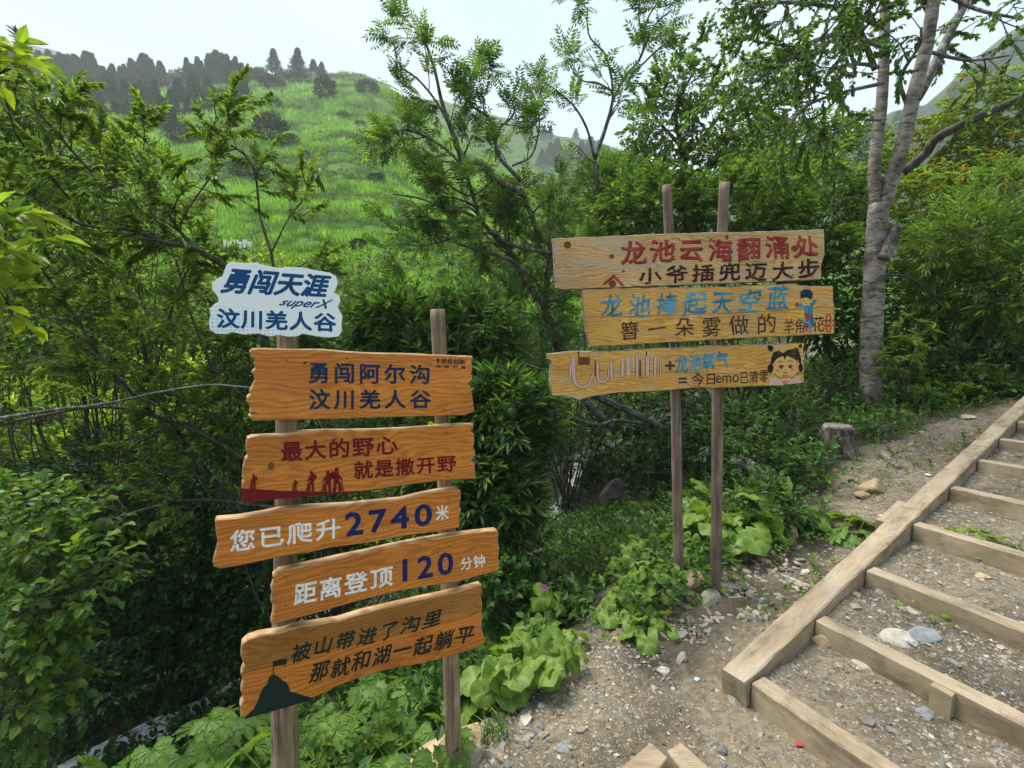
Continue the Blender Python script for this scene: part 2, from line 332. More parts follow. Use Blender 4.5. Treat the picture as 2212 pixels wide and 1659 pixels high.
def pinnate(f, fw, Pn, D, Ln, pal, w=None, pairs=6, wide=.30):
    n = len(Pn)
    if n == 0: return
    D = nrm(D); Nn = np.array([0, 0, 1.]) + rng.normal(0, .3, (n, 3)); Sd = nrm(np.cross(D, Nn)); U = np.cross(Sd, D); Ln = np.broadcast_to(Ln, n)[:, None]
    if fw is not None: twigs(fw, Pn, Pn + D * Ln * .95 - U * Ln * .12, .0012, .0008, (.06, .09, .03))
    C = cols(n, pal, w)
    for k in range(pairs):
        t = .22 + .7 * k / (pairs - 1); q = Pn + D * Ln * t - U * Ln * .15 * t * t
        for s in (-1, 1):
            diamonds(f, q, Sd * s + D * .45 - U * .15 + rng.normal(0, .06, (n, 3)), U + rng.normal(0, .2, (n, 3)), Ln[:, 0] * (.36 - .10 * abs(t - .5)), Ln[:, 0] * .36 * wide, C * (.9 + .2 * rng.random((n, 1))))
    diamonds(f, Pn + D * Ln * .95 - U * Ln * .13, D - U * .3, U, Ln[:, 0] * .3, Ln[:, 0] * .36 * wide, C)
def smooth(pts, m=5):
    pts = np.asarray(pts, float); n = len(pts)
    if n < 3: return np.array([pts[0] + (pts[-1] - pts[0]) * t for t in np.linspace(0, 1, m + 1)])
    e = np.vstack([2 * pts[0] - pts[1], pts, 2 * pts[-1] - pts[-2]]); o = []
    for i in range(n - 1):
        a, b, c, d = e[i:i + 4]
        for t in np.arange(m) / m: o.append(.5 * (2 * b + (c - a) * t + (2 * a - 5 * b + 4 * c - d) * t * t + (3 * b - a - 3 * c + d) * t ** 3))
    o.append(pts[-1]); return np.array(o)
def tube(f, pts, r, sides=8, wob=.08, cap=True, C=(.1, .08, .06)):
    pts = np.asarray(pts, float); n = len(pts); r = np.interp(np.linspace(0, 1, n), np.linspace(0, 1, len(r)), r)
    T = nrm(np.gradient(pts, axis=0)); ref = np.array([.31, .95, .05]) if abs(T[0] @ np.array([.31, .95, .05])) < .9 else np.array([1., 0, 0])
    V = []; a = np.arange(sides) * 2 * math.pi / sides
    for i in range(n):
        Sd = np.cross(T[i], ref); Sd /= np.linalg.norm(Sd) + 1e-9; ref = np.cross(Sd, T[i]); ref_ = ref
        rr = r[i] * (1 + wob * (rng.random(sides) - .5) * 2)
        V.append(pts[i] + (Sd[None] * np.cos(a)[:, None] + ref_[None] * np.sin(a)[:, None]) * rr[:, None])
    V = np.concatenate(V); j = np.arange(sides); Q = []
    for i in range(n - 1): Q.append(np.stack([i * sides + j, i * sides + (j + 1) % sides, (i + 1) * sides + (j + 1) % sides, (i + 1) * sides + j], 1))
    T3 = None
    if cap:
        V = np.vstack([V, pts[0], pts[-1]]); c = len(V)
        T3 = np.concatenate([np.stack([(j + 1) % sides, j, np.full(sides, c - 2)], 1), np.stack([(n - 1) * sides + j, (n - 1) * sides + (j + 1) % sides, np.full(sides, c - 1)], 1)])
    f.add(V, np.concatenate(Q), T3, C=C)
def subs(fw, limb, r0, n, ln, up=.3, t0=.2, rr=.5, bend=.25, out=None, tmin=.25):
    """n side branches along LIMB: returns their polylines"""
    res = []; m = len(limb); T = nrm(np.gradient(limb, axis=0))
    for k in range(n):
        t = t0 + (1 - t0) * rng.random(); i = min(int(t * (m - 1)), m - 2); p = limb[i] + (limb[i + 1] - limb[i]) * (t * (m - 1) - i)
        q = rng.normal(0, 1, 3); q -= q @ T[i] * T[i]; q /= np.linalg.norm(q) + 1e-9
        d = T[i] * .65 + q * .8 + np.array([0, 0, up])
        if out is not None: d = d + np.asarray(out) * .4
        d /= np.linalg.norm(d); l = ln * (.5 + .7 * rng.random()) * (1.1 - .5 * t); pts = [p]
        for s in range(4):
            d = d + rng.normal(0, bend, 3) + np.array([0, 0, up * .15]); d /= np.linalg.norm(d); pts.append(pts[-1] + d * l / 4)
        pts = smooth(pts, 2); r = r0 * (1 - .7 * t) * rr + .002
        if fw is not None: tube(fw, pts, [r, .0018], 4, .05, False)
        res.append(pts)
    return res
def along(pl, per, t0=.3):
    A = []; D = []
    for pts in pl:
        m = len(pts); T = nrm(np.gradient(pts, axis=0))
        for t in t0 + (1 - t0) * rng.random(per):
            i = min(int(t * (m - 1)), m - 2); A.append(pts[i] + (pts[i + 1] - pts[i]) * (t * (m - 1) - i)); D.append(T[i])
        A.append(pts[-1]); D.append(T[-1])
    return np.array(A), np.array(D)
# ================================================================ SETTING: ground sheets
def grid(xs, ys, name, m, fn, colfn=None, smoothf=True):
    X, Y = np.meshgrid(xs, ys); Z = fn(X, Y); nx, ny = len(xs), len(ys)
    i = np.arange(nx - 1)[None] + np.arange(ny - 1)[:, None] * nx; i = i.ravel()
    f = F(); V = np.stack([X, Y, Z], -1).reshape(-1, 3)
    C = np.ones((len(V), 3)) if colfn is None else colfn(V)
    f.add(V, np.stack([i, i + 1, i + nx + 1, i + nx], 1), C=C); o = f.obj(name, m, smooth=smoothf); o['kind'] = 'structure'; return o
def poly_px(pts): return np.array([G(*p)[:2] for p in pts])
DIRT = poly_px([(930, 1990), (985, 1700), (1030, 1590), (1090, 1500), (1180, 1440), (1262, 1350), (1300, 1262), (1345, 1262), (1318, 1330), (1360, 1395), (1480, 1335), (1560, 1290),
                (1650, 1245), (1740, 1225), (1800, 1160), (1790, 1070), (1800, 1010), (1860, 972), (1955, 935), (2080, 897), (2212, 862)])
DIRT = np.vstack([DIRT, [9, 7], [9, -4], [-1.2, -4], [-.8, 1.0]])
def inside(x, y, Pg):
    r = np.zeros(x.shape, bool); n = len(Pg)
    for i in range(n):
        x0, y0 = Pg[i]; x1, y1 = Pg[(i + 1) % n]
        c = (y0 > y) != (y1 > y)
        with np.errstate(divide='ignore', invalid='ignore'): r ^= c & (x < (x1 - x0) * (y - y0) / (y1 - y0 + 1e-12) + x0)
    return r
PERP = np.array([math.sin(math.radians(151)), math.cos(math.radians(151))])      # direction of the step timbers, away from the stringer
STEPS = [.03, .58, 1.14, 1.80, 2.46, 3.07, 3.62, 4.15, 4.7, 5.25, 5.8]
def stair_uv(x, y):
    a = np.array([SA, PERP]).T; inv = np.linalg.inv(a); dx = x - (S0[0] + .11 * SA[1]); dy = y - (S0[1] - .11 * SA[0])
    return inv[0, 0] * dx + inv[0, 1] * dy, inv[1, 0] * dx + inv[1, 1] * dy
def Hs(x, y):
    z = H(x, y); u, v = stair_uv(x, y); top = np.zeros_like(z); 
    st = np.array(STEPS)
    k = np.clip(np.searchsorted(st, np.asarray(u) - .06) - 1, -1, len(st) - 1)
    tread = np.where(k >= 0, SSL * st[np.maximum(k, 0)] + .085 + .012 * np.sin(u * 9) , z)
    tread = tread + .075 * np.clip(u - st[np.maximum(k, 0)], 0, .8) + fbm(x, y, 4, 3.) * .05 - .02
    ins = (u > STEPS[0] + .06) & (v > -.03) & (v < 3.2) & (k >= 0)
    return np.where(ins, tread, z)
def dirtcol(V):
    x, y = V[:, 0], V[:, 1]; n = len(V); c = np.ones((n, 3))
    w_ = fbm(x, y, 4, 1.3) + .5; ins = inside(x + fbm(x, y, 3, 3) * .2, y + fbm(y, x, 3, 3) * .2, DIRT)
    c = np.where(ins[:, None], np.array([1.18, 1.15, 1.10]), np.array([.50, .50, .42]))
    u, v = stair_uv(x, y); mud = np.exp(-(((v + .40) / .16) ** 2)) * sst(-.35, -.1, u) * (1 - sst(.7, 1.1, u))   # wet black mud beside the timber
    c = c * (1 - .72 * mud[:, None] * (w_[:, None] > .42)); c = c * (.72 + .55 * w_[:, None]); return c
def Hm(x, y):
    u, v = stair_uv(x, y); mud = np.exp(-(((v + .40) / .16) ** 2)) * sst(-.35, -.1, u) * (1 - sst(.7, 1.1, u))
    return Hs(x, y) + fbm(x, y, 5, 11.) * .10 * mud + mud * .012
grid(np.arange(-2.2, 5.6, .02), np.arange(.7, 5.0, .02), 'dirt_path', M_DIRT, Hm, dirtcol)
grid(np.arange(-13, 16.01, .09), np.arange(-7, 17, .09), 'ground', M_DIRT, lambda x, y: Hs(x, y) - .35 * ((x > -2.05) & (x < 5.45) & (y > .85) & (y < 4.85)), dirtcol)
def polar(name, m, th, rs, fn):
    T, R = np.meshgrid(th, rs); X = R * np.sin(T); Y = R * np.cos(T); Z = fn(X, Y); nx, ny = len(th), len(rs)
    i = (np.arange(nx - 1)[None] + np.arange(ny - 1)[:, None] * nx).ravel(); f = F()
    f.add(np.stack([X, Y, Z], -1).reshape(-1, 3), np.stack([i, i + nx, i + nx + 1, i + 1], 1)[:, ::-1]); o = f.obj(name, m, smooth=True); o['kind'] = 'structure'; return o
polar('hillside', M_HILL, np.linspace(-math.pi, math.pi, 721), np.concatenate([np.linspace(15.5, 60, 90), np.linspace(61, 190, 90), [230, 300]]), lambda x, y: np.where(np.hypot(x, y) < 17, H(x, y) - .15, H(x, y)))
def farhill(name, prof, R0, R1, noise, m=M_HILL):
    A = []
    for px, py in prof:
        d = ray(px, py); A.append((math.atan2(d[0], d[1]), CAM_Z + R1 * d[2] / math.hypot(d[0], d[1])))
    a = np.array(A)
    def fn(x, y):
        r = np.hypot(x, y); th = np.arctan2(x, y); z = np.interp(th, a[:, 0], a[:, 1]); t = (r - R0) / (R1 - R0)
        return np.where(t < 1, z * np.clip(t, 0, 1) ** .8, z - (r - R1) * .6) + fbm(x, y, 5, .02) * noise * np.clip(t, 0, 1)
    polar(name, m, np.linspace(a[0, 0], a[-1, 0], 160), np.concatenate([np.linspace(R0, R1, 60), [R1 + 40]]), fn)
    return fn, a
def f_mtn(t, b, o):
    n = N(t, 'TexNoise', Scale=.09, Detail=9., Roughness=.75); t.links.new(coords(t, (1, 1, .6)), n.inputs['Vector'])
    r = ramp(t, n.outputs[0], [(.40, (.012, .03, .012)), (.55, (.03, .065, .02)), (.68, (.06, .10, .03))]); t.links.new(r.outputs[0], b.inputs['Base Color']); b.inputs['Roughness'].default_value = .95; b.inputs['Specular IOR Level'].default_value = .04
    bump(t, b, n.outputs[0], 1., 3.)
M_MTN = mat('wooded_slope', f_mtn)
FH, FHa = farhill('far_hill', [(700, 420), (880, 215), (960, 215), (1060, 250), (1130, 262), (1200, 292), (1290, 300), (1400, 345), (1560, 400), (1750, 480), (1900, 560)], 100, 250, 9)
farhill('misty_mountain', [(1640, 520), (1760, 360), (1850, 285), (1930, 240), (2000, 225), (2080, 150), (2160, 90), (2300, 10), (2600, -80)], 110, 300, 10, M_MTN)
farhill('distant_peak', [(-200, 130), (20, 112), (70, 96), (110, 104), (180, 135), (300, 200)], 200, 420, 8, M_MTN)
# stream in the gully
def ribbon():
    f = F(); cs = []
    for a in np.arange(-7, 9, .08):
        e = 3.35 + .25 * math.sin(a * 1.3) + .1 * math.sin(a * 3.1); cs.append((a, e))
    V = []; C = []
    for a, e in cs:
        for k in range(9):
            ee = e + (k - 4) * .034; p = np.array([0, 2.25]) + ED * a + EN * ee
            V.append((p[0], p[1], stream_z(p[0], p[1]) + .035 + .07 * float(fbm(a * 3, ee * 4, 3)) + .12 * math.floor(a * 1.1) * .0))
    for a, e in cs:
        q = math.exp(-((a + 1.25) / .7) ** 2) + 1.2 * math.exp(-((a - 4.1) / .5) ** 2); C += [(q,) * 3] * 9
    n = len(cs); i = (np.arange(8)[None] + np.arange(n - 1)[:, None] * 9).ravel()
    f.add(V, np.stack([i, i + 1, i + 10, i + 9], 1), C=np.array(C)); o = f.obj('stream', M_WATER, smooth=True); o['kind'] = 'structure'
ribbon()
# haze
hz = bpy.data.meshes.new('haze'); x0, x1, y0, y1, z0, z1 = -560, 560, -320, 560, -12, 175
hz.from_pydata([(x0, y0, z0), (x1, y0, z0), (x1, y1, z0), (x0, y1, z0), (x0, y0, z1), (x1, y0, z1), (x1, y1, z1), (x0, y1, z1)], [],
               [(0, 3, 2, 1), (4, 5, 6, 7), (0, 1, 5, 4), (1, 2, 6, 5), (2, 3, 7, 6), (3, 0, 4, 7)])
hm = bpy.data.materials.new('haze'); hm.use_nodes = True; t_ = hm.node_tree; t_.nodes.clear(); o_ = t_.nodes.new('ShaderNodeOutputMaterial'); v_ = t_.nodes.new('ShaderNodeVolumePrincipled')
v_.inputs['Density'].default_value = HAZE; v_.inputs['Color'].default_value = (.93, .97, 1, 1); v_.inputs['Anisotropy'].default_value = .2; t_.links.new(v_.outputs[0], o_.inputs['Volume'])
hz.materials.append(hm); ho = bpy.data.objects.new('haze', hz); COL.objects.link(ho); ho['kind'] = 'stuff'
# ================================================================ SIGNS
class Plane:
    def __init__(s, O, U, V=(0, 0, 1)):
        s.O = np.array(O, float); s.U = nrm(np.array(U, float)); V = np.array(V, float); s.V = nrm(V - V @ s.U * s.U); s.N = np.cross(s.U, s.V)
        s.M = Matrix(((s.U[0], s.V[0], s.N[0], s.O[0]), (s.U[1], s.V[1], s.N[1], s.O[1]), (s.U[2], s.V[2], s.N[2], s.O[2]), (0, 0, 0, 1)))
    def uv(s, px, py):
        d = ray(px, py); c = np.array([0, 0, CAM_Z]); t = ((s.O - c) @ s.N) / (d @ s.N); p = c + d * t - s.O; return (p @ s.U, p @ s.V)
def place(o, M, parent=None):
    if parent is not None: o.parent = parent; o.matrix_basis = Matrix.Translation(-parent.location) @ M
    else: o.matrix_basis = M
def slab(name, uvs, thick, m, mside=None, z0=0., bev=.004, rough=0.0, parent=None):
    """board cut to a wavy outline: face at z0, body behind it, softened front edge"""
    P2 = np.array(uvs, float)
    ar = .5 * np.sum(P2[:, 0] * np.roll(P2[:, 1], -1) - np.roll(P2[:, 0], -1) * P2[:, 1])
    if ar < 0: P2 = P2[::-1]
    if rough > 0:                                    # break up the long edges
        Q = []
        for i in range(len(P2)):
            a, b = P2[i], P2[(i + 1) % len(P2)]; l = np.linalg.norm(b - a); k = max(1, int(l / .03))
            for j in range(k):
                q = a + (b - a) * j / k; Q.append(q + (rng.random(2) - .5) * rough * (j > 0))
        P2 = np.array(Q)
    n = len(P2); e = np.roll(P2, -1, 0) - P2; nn = nrm(np.stack([-e[:, 1], e[:, 0]], 1)); vn_ = nrm(nn + np.roll(nn, 1, 0)); ins = P2 + vn_ * bev
    V = [(x, y, z0) for x, y in ins] + [(x, y, z0 - bev) for x, y in P2] + [(x, y, z0 - thick) for x, y in P2]
    Fc = [tuple(range(n)), tuple(range(3 * n - 1, 2 * n - 1, -1))]
    for i in range(n):
        j = (i + 1) % n; Fc.append((i, n + i, n + j, j)); Fc.append((n + i, 2 * n + i, 2 * n + j, n + j))
    me = bpy.data.meshes.new(name); me.from_pydata(V, [], Fc); me.materials.append(m); me.materials.append(mside or m)
    for k, p in enumerate(me.polygons): p.material_index = 0 if k == 0 else 1
    o = bpy.data.objects.new(name, me); COL.objects.link(o); return o
def text_uv(pl, body, quad, off=.02, warp=.0, jit=.0, space=1., res=3, shear=0., seed=0):
    cu = bpy.data.curves.new('t', 'FONT'); cu.body = body; cu.size = 1; cu.offset = off; cu.resolution_u = res; cu.space_character = space; cu.extrude = .02; cu.shear = shear
    ob = bpy.data.objects.new('t', cu); COL.objects.link(ob); dg = bpy.context.evaluated_depsgraph_get(); me = bpy.data.meshes.new_from_object(ob.evaluated_get(dg))
    bpy.data.objects.remove(ob); bpy.data.curves.remove(cu)
    n = len(me.vertices); co = np.zeros(n * 3); me.vertices.foreach_get('co', co); co = co.reshape(-1, 3)
    if warp: co[:, 0] += fbm(co[:, 0] + seed * 7, co[:, 1], 3, 2.2) * warp; co[:, 1] += fbm(co[:, 1] + 31 + seed, co[:, 0], 3, 2.) * warp
    if jit:
        cell = np.floor(co[:, 0] / space); co[:, 1] += (vn(cell * 1.7 + seed, cell * 0) - .5) * jit
    mn, mxx = co.min(0), co.max(0); s_ = (co[:, 0] - mn[0]) / (mxx[0] - mn[0]); t_ = (co[:, 1] - mn[1]) / (mxx[1] - mn[1])
    TL, TR, BR, BL = [np.array(q, float) for q in quad]
    s1 = s_[:, None]; t1 = t_[:, None]; px = (BL * (1 - s1) + BR * s1) * (1 - t1) + (TL * (1 - s1) + TR * s1) * t1
    uv = np.array([pl.uv(*p) for p in px]); return me, uv, co[:, 2] > 0
def lettering(pl, runs, m, parent, name='lettering', h=.0012, dxy=(0, 0)):
    for r in runs:
        f_v = []; f_f = []; n = 0
        kw = dict(r[2]) if len(r) > 2 else {}; off = kw.pop('off', .02)
        me, uv, front = text_uv(pl, *r[:2], off=0., **kw); L_, R_ = pl.uv(*r[1][0]), pl.uv(*r[1][3]); em = math.hypot(L_[0] - R_[0], L_[1] - R_[1]); pol = [tuple(p.vertices) for p in me.polygons]
        ks = [(0, 0)] + [(math.cos(a) * off * em, math.sin(a) * off * em) for a in np.arange(8) * math.pi / 4] if off > .003 else [(0, 0)]   # brush width: copies shifted a hair
        for j, (du, dv) in enumerate(ks):
            for k in range(len(uv)): f_v.append((uv[k, 0] + dxy[0] + du, uv[k, 1] + dxy[1] + dv, h + j * 2.5e-5 if front[k] else -.002))
            for p in pol: f_f.append(tuple(i + n for i in p))
            n += len(uv)
        bpy.data.meshes.remove(me)
        me = bpy.data.meshes.new(name); me.from_pydata(f_v, [], f_f); me.materials.append(m)
        o = bpy.data.objects.new(name, me); COL.objects.link(o); o.parent = parent
    return o
def shapes(pl, polys, m, parent, name, h=.0015, px=True):
    V = []; Fc = []; n = 0
    for pts in polys:
        q = [pl.uv(*p) for p in pts] if px else pts; k = len(q)
        a = sum(q[i][0] * q[(i + 1) % k][1] - q[(i + 1) % k][0] * q[i][1] for i in range(k))
        if a < 0: q = q[::-1]
        V += [(u, v, h) for u, v in q] + [(u, v, -.002) for u, v in q]; Fc.append(tuple(range(n, n + k)))
        for i in range(k): j = (i + 1) % k; Fc.append((n + i, n + k + i, n + k + j, n + j))
        n += 2 * k
    me = bpy.data.meshes.new(name); me.from_pydata(V, [], Fc); me.materials.append(m); o = bpy.data.objects.new(name, me); COL.objects.link(o); o.parent = parent; return o
def stroke(pts, w0, w1=None):
    p = smooth([tuple(q) + (0,) for q in pts], 5)[:, :2]; t = nrm(np.gradient(p, axis=0)); nn = np.stack([-t[:, 1], t[:, 0]], 1)
    w = np.linspace(w0, w1 if w1 is not None else w0, len(p))[:, None] / 2; w[0] *= .6; w[-1] *= .6
    return [tuple(q) for q in np.vstack([p + nn * w, (p - nn * w)[::-1]])]
def disc(cx, cy, rx, ry=None, n=14, a0=0): ry = ry or rx; return [(cx + rx * math.cos(a0 + 2 * math.pi * k / n), cy + ry * math.sin(a0 + 2 * math.pi * k / n)) for k in range(n)]
P_NAVY = paint('navy_paint', (.012, .035, .085)); P_CRIM = paint('crimson_paint', (.17, .012, .018)); P_WHITE = paint('white_paint', (.9, .9, .89)); P_DNAVY = paint('deep_blue_paint', (.012, .025, .13))
P_DGREEN = paint('dark_green_paint', (.014, .032, .026)); P_BLUE = paint('print_blue', (.010, .075, .23), .35, .05); P_BLACK = brush('black_paint', (.012, .010, .010), (.04, .03, .028)); P_RED = brush('red_paint', (.26, .02, .022), (.45, .06, .05))
P_TEAL = brush('blue_brush_paint', (.01, .13, .26), (.07, .40, .62), 9., .8); P_BRN = brush('brown_black_paint', (.028, .016, .018), (.10, .055, .05)); P_PINK = paint('pink_paint', (.66, .43, .38), .6, .15); P_SKIN = paint('ochre_skin_paint', (.72, .44, .15), .6, .1)
P_BLUSH = paint('blush_paint', (.72, .22, .18)); P_LINE = paint('thin_black_paint', (.02, .015, .015)); P_KNOT = paint('knot_brown', (.16, .075, .028), .7, .4)
def post(name, px_pts, Y, r, m, parent, ground=True, lean=None):
    pts = [P(x, y, Y) for x, y in px_pts]
    b = pts[-1]; 
    if ground:
        hz_ = float(Hs(b[0], b[1])) - .25; d = nrm(pts[-1] - pts[-2]); pts.append(b + d * max(.02, (b[2] - hz_) / max(.2, -d[2])) if b[2] > hz_ else b + d * .1)
    f = F(); L_ = smooth(pts, 6); tube(f, L_, r, 18, .03, True); o = f.obj(name, m, parent, base=parent.location, smooth=True); return o
def c1(x, y): return (432 + x * .3174, 540 + y * .3174)
def c2(x, y): return (432 + x * .3977, 999 + y * .3977)
def c3(x, y): return (1161 + x * .3052, 459 + y * .3052)
# ---- left sign
Y1, Y2 = 1.58, 1.85
pA = P(617, 1200, Y1); pB = P(966, 1200, Y2); Udir = np.array([pB[0] - pA[0], pB[1] - pA[1], 0]); Udir /= np.linalg.norm(Udir); Ndir = np.cross(Udir, (0, 0, 1))
base = np.array([pA[0], pA[1], float(Hs(pA[0], pA[1]))])
sg = thing('signpost', base, 'left signpost of five carved orange boards topped by a white cloud plate', 'signpost')
post('post', [(622, 700), (620, 900), (618, 1150), (614, 1400), (616, 1640)], Y1, [.031, .034, .038, .043, .048], M_POST, sg)
post('post', [(945, 668), (951, 800), (962, 1080), (972, 1350), (980, 1640)], Y2, [.027, .028, .031, .033, .034], M_POST, sg)
pl = Plane([pA[0], pA[1], 1.4] + Ndir * .078, Udir)
BD = []
def board(outline, m, thick=.034, z0=0., parent=sg, name='board', plane=None, bev=.004, rough=0., side=None, offs=0.):
    plane = plane or pl; O2 = Plane(plane.O + plane.N * offs, plane.U, plane.V); uvs = [O2.uv(*p) for p in outline]
    c = np.mean(uvs, 0); O3 = Plane(O2.O + O2.U * c[0] + O2.V * c[1], O2.U, O2.V); uvs = [O3.uv(*p) for p in outline]
    o = slab(name, uvs, thick, m, side or M_EDGE, 0., bev, rough); place(o, O3.M, parent); BD.append((o, O3)); return o, O3
b, q = board([c1(*p) for p in [(335, 690), (350, 672), (400, 668), (560, 672), (850, 675), (1000, 690), (1200, 700), (1400, 703), (1600, 712), (1855, 722), (1860, 735), (1848, 760), (1858, 800), (1848, 840), (1858, 880), (1830, 905), (1850, 950), (1862, 1040), (1870, 1100), (1800, 1125), (1500, 1132), (1200, 1140), (900, 1150), (600, 1158), (360, 1162), (335, 1145), (330, 1125), (392, 1110), (335, 1105), (345, 1050), (315, 1030), (318, 1000), (340, 980), (335, 960), (370, 890), (365, 850), (350, 830), (375, 800), (365, 770), (375, 750), (345, 730)]], M_ORANGE)
b['label'] = 'top orange board with two rows of dark blue characters'
Q1 = lambda f, *a: [f(*p) for p in a]
lettering(q, [('勇闯阿尔沟', Q1(c1, (745, 765), (1560, 785), (1560, 910), (745, 905)), dict(off=.026, space=1.3)), ('汶川羌人谷', Q1(c1, (745, 948), (1570, 955), (1570, 1075), (745, 1085)), dict(off=.026, space=1.3)),
              ('旅投创新', Q1(c1, (1640, 738), (1805, 745), (1805, 778), (1640, 772)), dict(off=.014)), ('旅投巴适', Q1(c1, (1608, 782), (1808, 788), (1808, 808), (1608, 802)), dict(off=.008, space=2.4))], P_NAVY, b)
shapes(q, [disc(*c1(1620, 748), 2.6, 3.2), [c1(1610, 766), c1(1620, 757), c1(1631, 768), c1(1625, 771), c1(1620, 764), c1(1614, 770)]], P_BLACK, b, 'emblem')
shapes(q, [disc(*c1(715, 768), 5, 3), disc(*c1(1000, 735), 3, 2)], P_KNOT, b, 'knot', .0008)
b, q = board([c1(*p) for p in [(285, 1550), (290, 1480), (305, 1420), (325, 1400), (310, 1360), (310, 1320), (320, 1280), (350, 1268), (450, 1262), (560, 1260), (700, 1235), (850, 1228), (1000, 1228), (1200, 1225), (1400, 1215), (1600, 1200), (1700, 1190), (1862, 1185), (1862, 1215), (1845, 1235), (1865, 1250), (1870, 1310), (1862, 1345), (1875, 1370), (1875, 1400), (1840, 1445), (1875, 1450), (1872, 1490), (1880, 1550)]] +
             [c2(*p) for p in [(1500, 88), (1300, 100), (1100, 125), (900, 155), (700, 170), (450, 195), (230, 220), (225, 180), (225, 140), (228, 110), (242, 95)]], M_ORANGE)
b['label'] = 'second orange board with dark red characters and hikers in silhouette'
lettering(q, [('最大的野心', Q1(c1, (555, 1308), (1340, 1262), (1345, 1385), (555, 1440)), dict(off=.026, space=1.12)), ('就是撒开野', Q1(c1, (1050, 1440), (1740, 1395), (1745, 1502), (1050, 1560)), dict(off=.022, space=1.1))], P_CRIM, b)
HK = [(-.5, 1.), (-.42, .98), (-.33, .60), (-.28, .62), (-.36, .95), (-.12, 1.), (-.10, .62), (.0, .66), (.05, 1.), (.24, 1.), (.20, .6), (.22, .40), (.42, .36), (.45, .24), (.30, .16), (.20, .14), (.14, .20), (.12, .06), (.02, 0), (-.12, .02), (-.14, .12), (-.08, .18), (-.30, .38), (-.42, .5), (-.38, .54), (-.16, .40), (-.20, .62), (-.36, .58)]
def hiker(cx, top, bot, flip=1, w=1.): s_ = (bot - top); return [c2(cx + x * s_ * .55 * flip * w, top + y * s_) for x, y in HK]
shapes(q, [Q1(c2, (222, 140), (300, 144), (450, 154), (600, 157), (750, 160), (915, 156), (905, 160), (700, 171), (450, 196), (232, 219), (225, 180))], P_CRIM, b, 'ground_silhouette')
for a in [(292, 62, 146, 1), (517, 92, 156, 1), (606, 46, 158, 1), (695, 44, 160, 1, 1.2), (742, 28, 160, -1, 1.1)]: shapes(q, [hiker(*a)], P_CRIM, b, 'hiker_silhouette', .0022)
shapes(q, [disc(*c2(385, 20), 7, 8.5)], P_KNOT, b, 'knot', .0008)
b, q = board([c2(*p) for p in [(80, 320), (90, 308), (200, 300), (350, 275), (440, 255), (600, 240), (800, 230), (950, 215), (1100, 200), (1200, 175), (1300, 155), (1400, 142), (1418, 155), (1418, 200), (1410, 230), (1420, 260), (1410, 290), (1412, 330), (1408, 355), (1300, 375), (1100, 400), (900, 440), (700, 465), (600, 490), (450, 510), (300, 545), (200, 565), (110, 578), (75, 570), (68, 540), (85, 480), (95, 430), (85, 380)]], M_ORANGE)
b['label'] = 'third orange board reading 2740 in deep blue'
lettering(q, [('您已爬升', Q1(c2, (165, 374), (762, 300), (762, 408), (165, 488)), dict(off=.02, space=1.15)), ('米', Q1(c2, (1280, 235), (1350, 230), (1352, 310), (1282, 317)), dict(off=.012))], P_WHITE, b)
lettering(q, [('2740', Q1(c2, (790, 278), (1257, 225), (1257, 335), (797, 398)), dict(off=.038, space=1.25))], P_DNAVY, b, 'number')
b, q = board([c2(*p) for p in [(395, 620), (430, 590), (520, 570), (650, 545), (750, 520), (900, 490), (1050, 455), (1200, 425), (1350, 400), (1500, 380), (1615, 367), (1625, 385), (1620, 420), (1628, 470), (1622, 520), (1628, 560), (1620, 590), (1500, 620), (1400, 650), (1250, 670), (1100, 695), (950, 730), (850, 755), (750, 785), (600, 830), (500, 855), (395, 880), (385, 870), (395, 830), (410, 770), (385, 765), (390, 720), (385, 690), (400, 650)]], M_ORANGE)
b['label'] = 'fourth orange board reading 120 in deep blue'
lettering(q, [('距离登顶', Q1(c2, (515, 662), (1045, 560), (1045, 665), (510, 780)), dict(off=.02, space=1.12)), ('分钟', Q1(c2, (1415, 520), (1545, 498), (1548, 565), (1415, 585)), dict(off=.012, space=1.1))], P_WHITE, b)
lettering(q, [('120', Q1(c2, (1105, 528), (1372, 488), (1372, 600), (1105, 645)), dict(off=.036, space=1.25))], P_DNAVY, b, 'number')
o5 = [c2(*p) for p in [(225, 990), (260, 960), (320, 940), (450, 920), (500, 900), (620, 880), (750, 860), (900, 815), (1050, 780), (1200, 745), (1300, 725), (1400, 700), (1530, 665), (1532, 700), (1525, 730), (1535, 770), (1532, 820), (1535, 860), (1530, 900), (1545, 950), (1550, 975), (1500, 1010), (1400, 1045), (1300, 1070), (1200, 1095), (1050, 1120), (900, 1160), (750, 1215), (620, 1280), (500, 1320), (380, 1355), (250, 1390), (220, 1385), (225, 1350), (215, 1325), (235, 1290), (220, 1240), (235, 1190), (220, 1150), (240, 1100), (220, 1050)]]
uvs5 = [pl.uv(*p) for p in o5]; c5 = np.mean(uvs5, 0); A_ = np.array(pl.uv(*c2(225, 1165))) - c5; B_ = np.array(pl.uv(*c2(1535, 815))) - c5; sl = (B_[1] - A_[1]) / (B_[0] - A_[0])
M_SPLIT = woodmat('two_tone_wood', *OR, split=(sl, A_[1] - sl * A_[0] + .015))
b, q = board(o5, M_SPLIT); b['label'] = 'bottom board, brown above and orange below, with dark green characters and a mountain'
lettering(q, [('被山带进了沟里', Q1(c2, (495, 988), (1312, 795), (1312, 888), (500, 1090)), dict(off=.016, space=1.22, shear=.25, warp=.12, jit=.12)), ('那就和湖一起躺平', Q1(c2, (590, 1095), (1490, 872), (1490, 972), (590, 1205)), dict(off=.018, space=1.15, shear=.25, warp=.12, jit=.12, seed=3))], P_DGREEN, b)
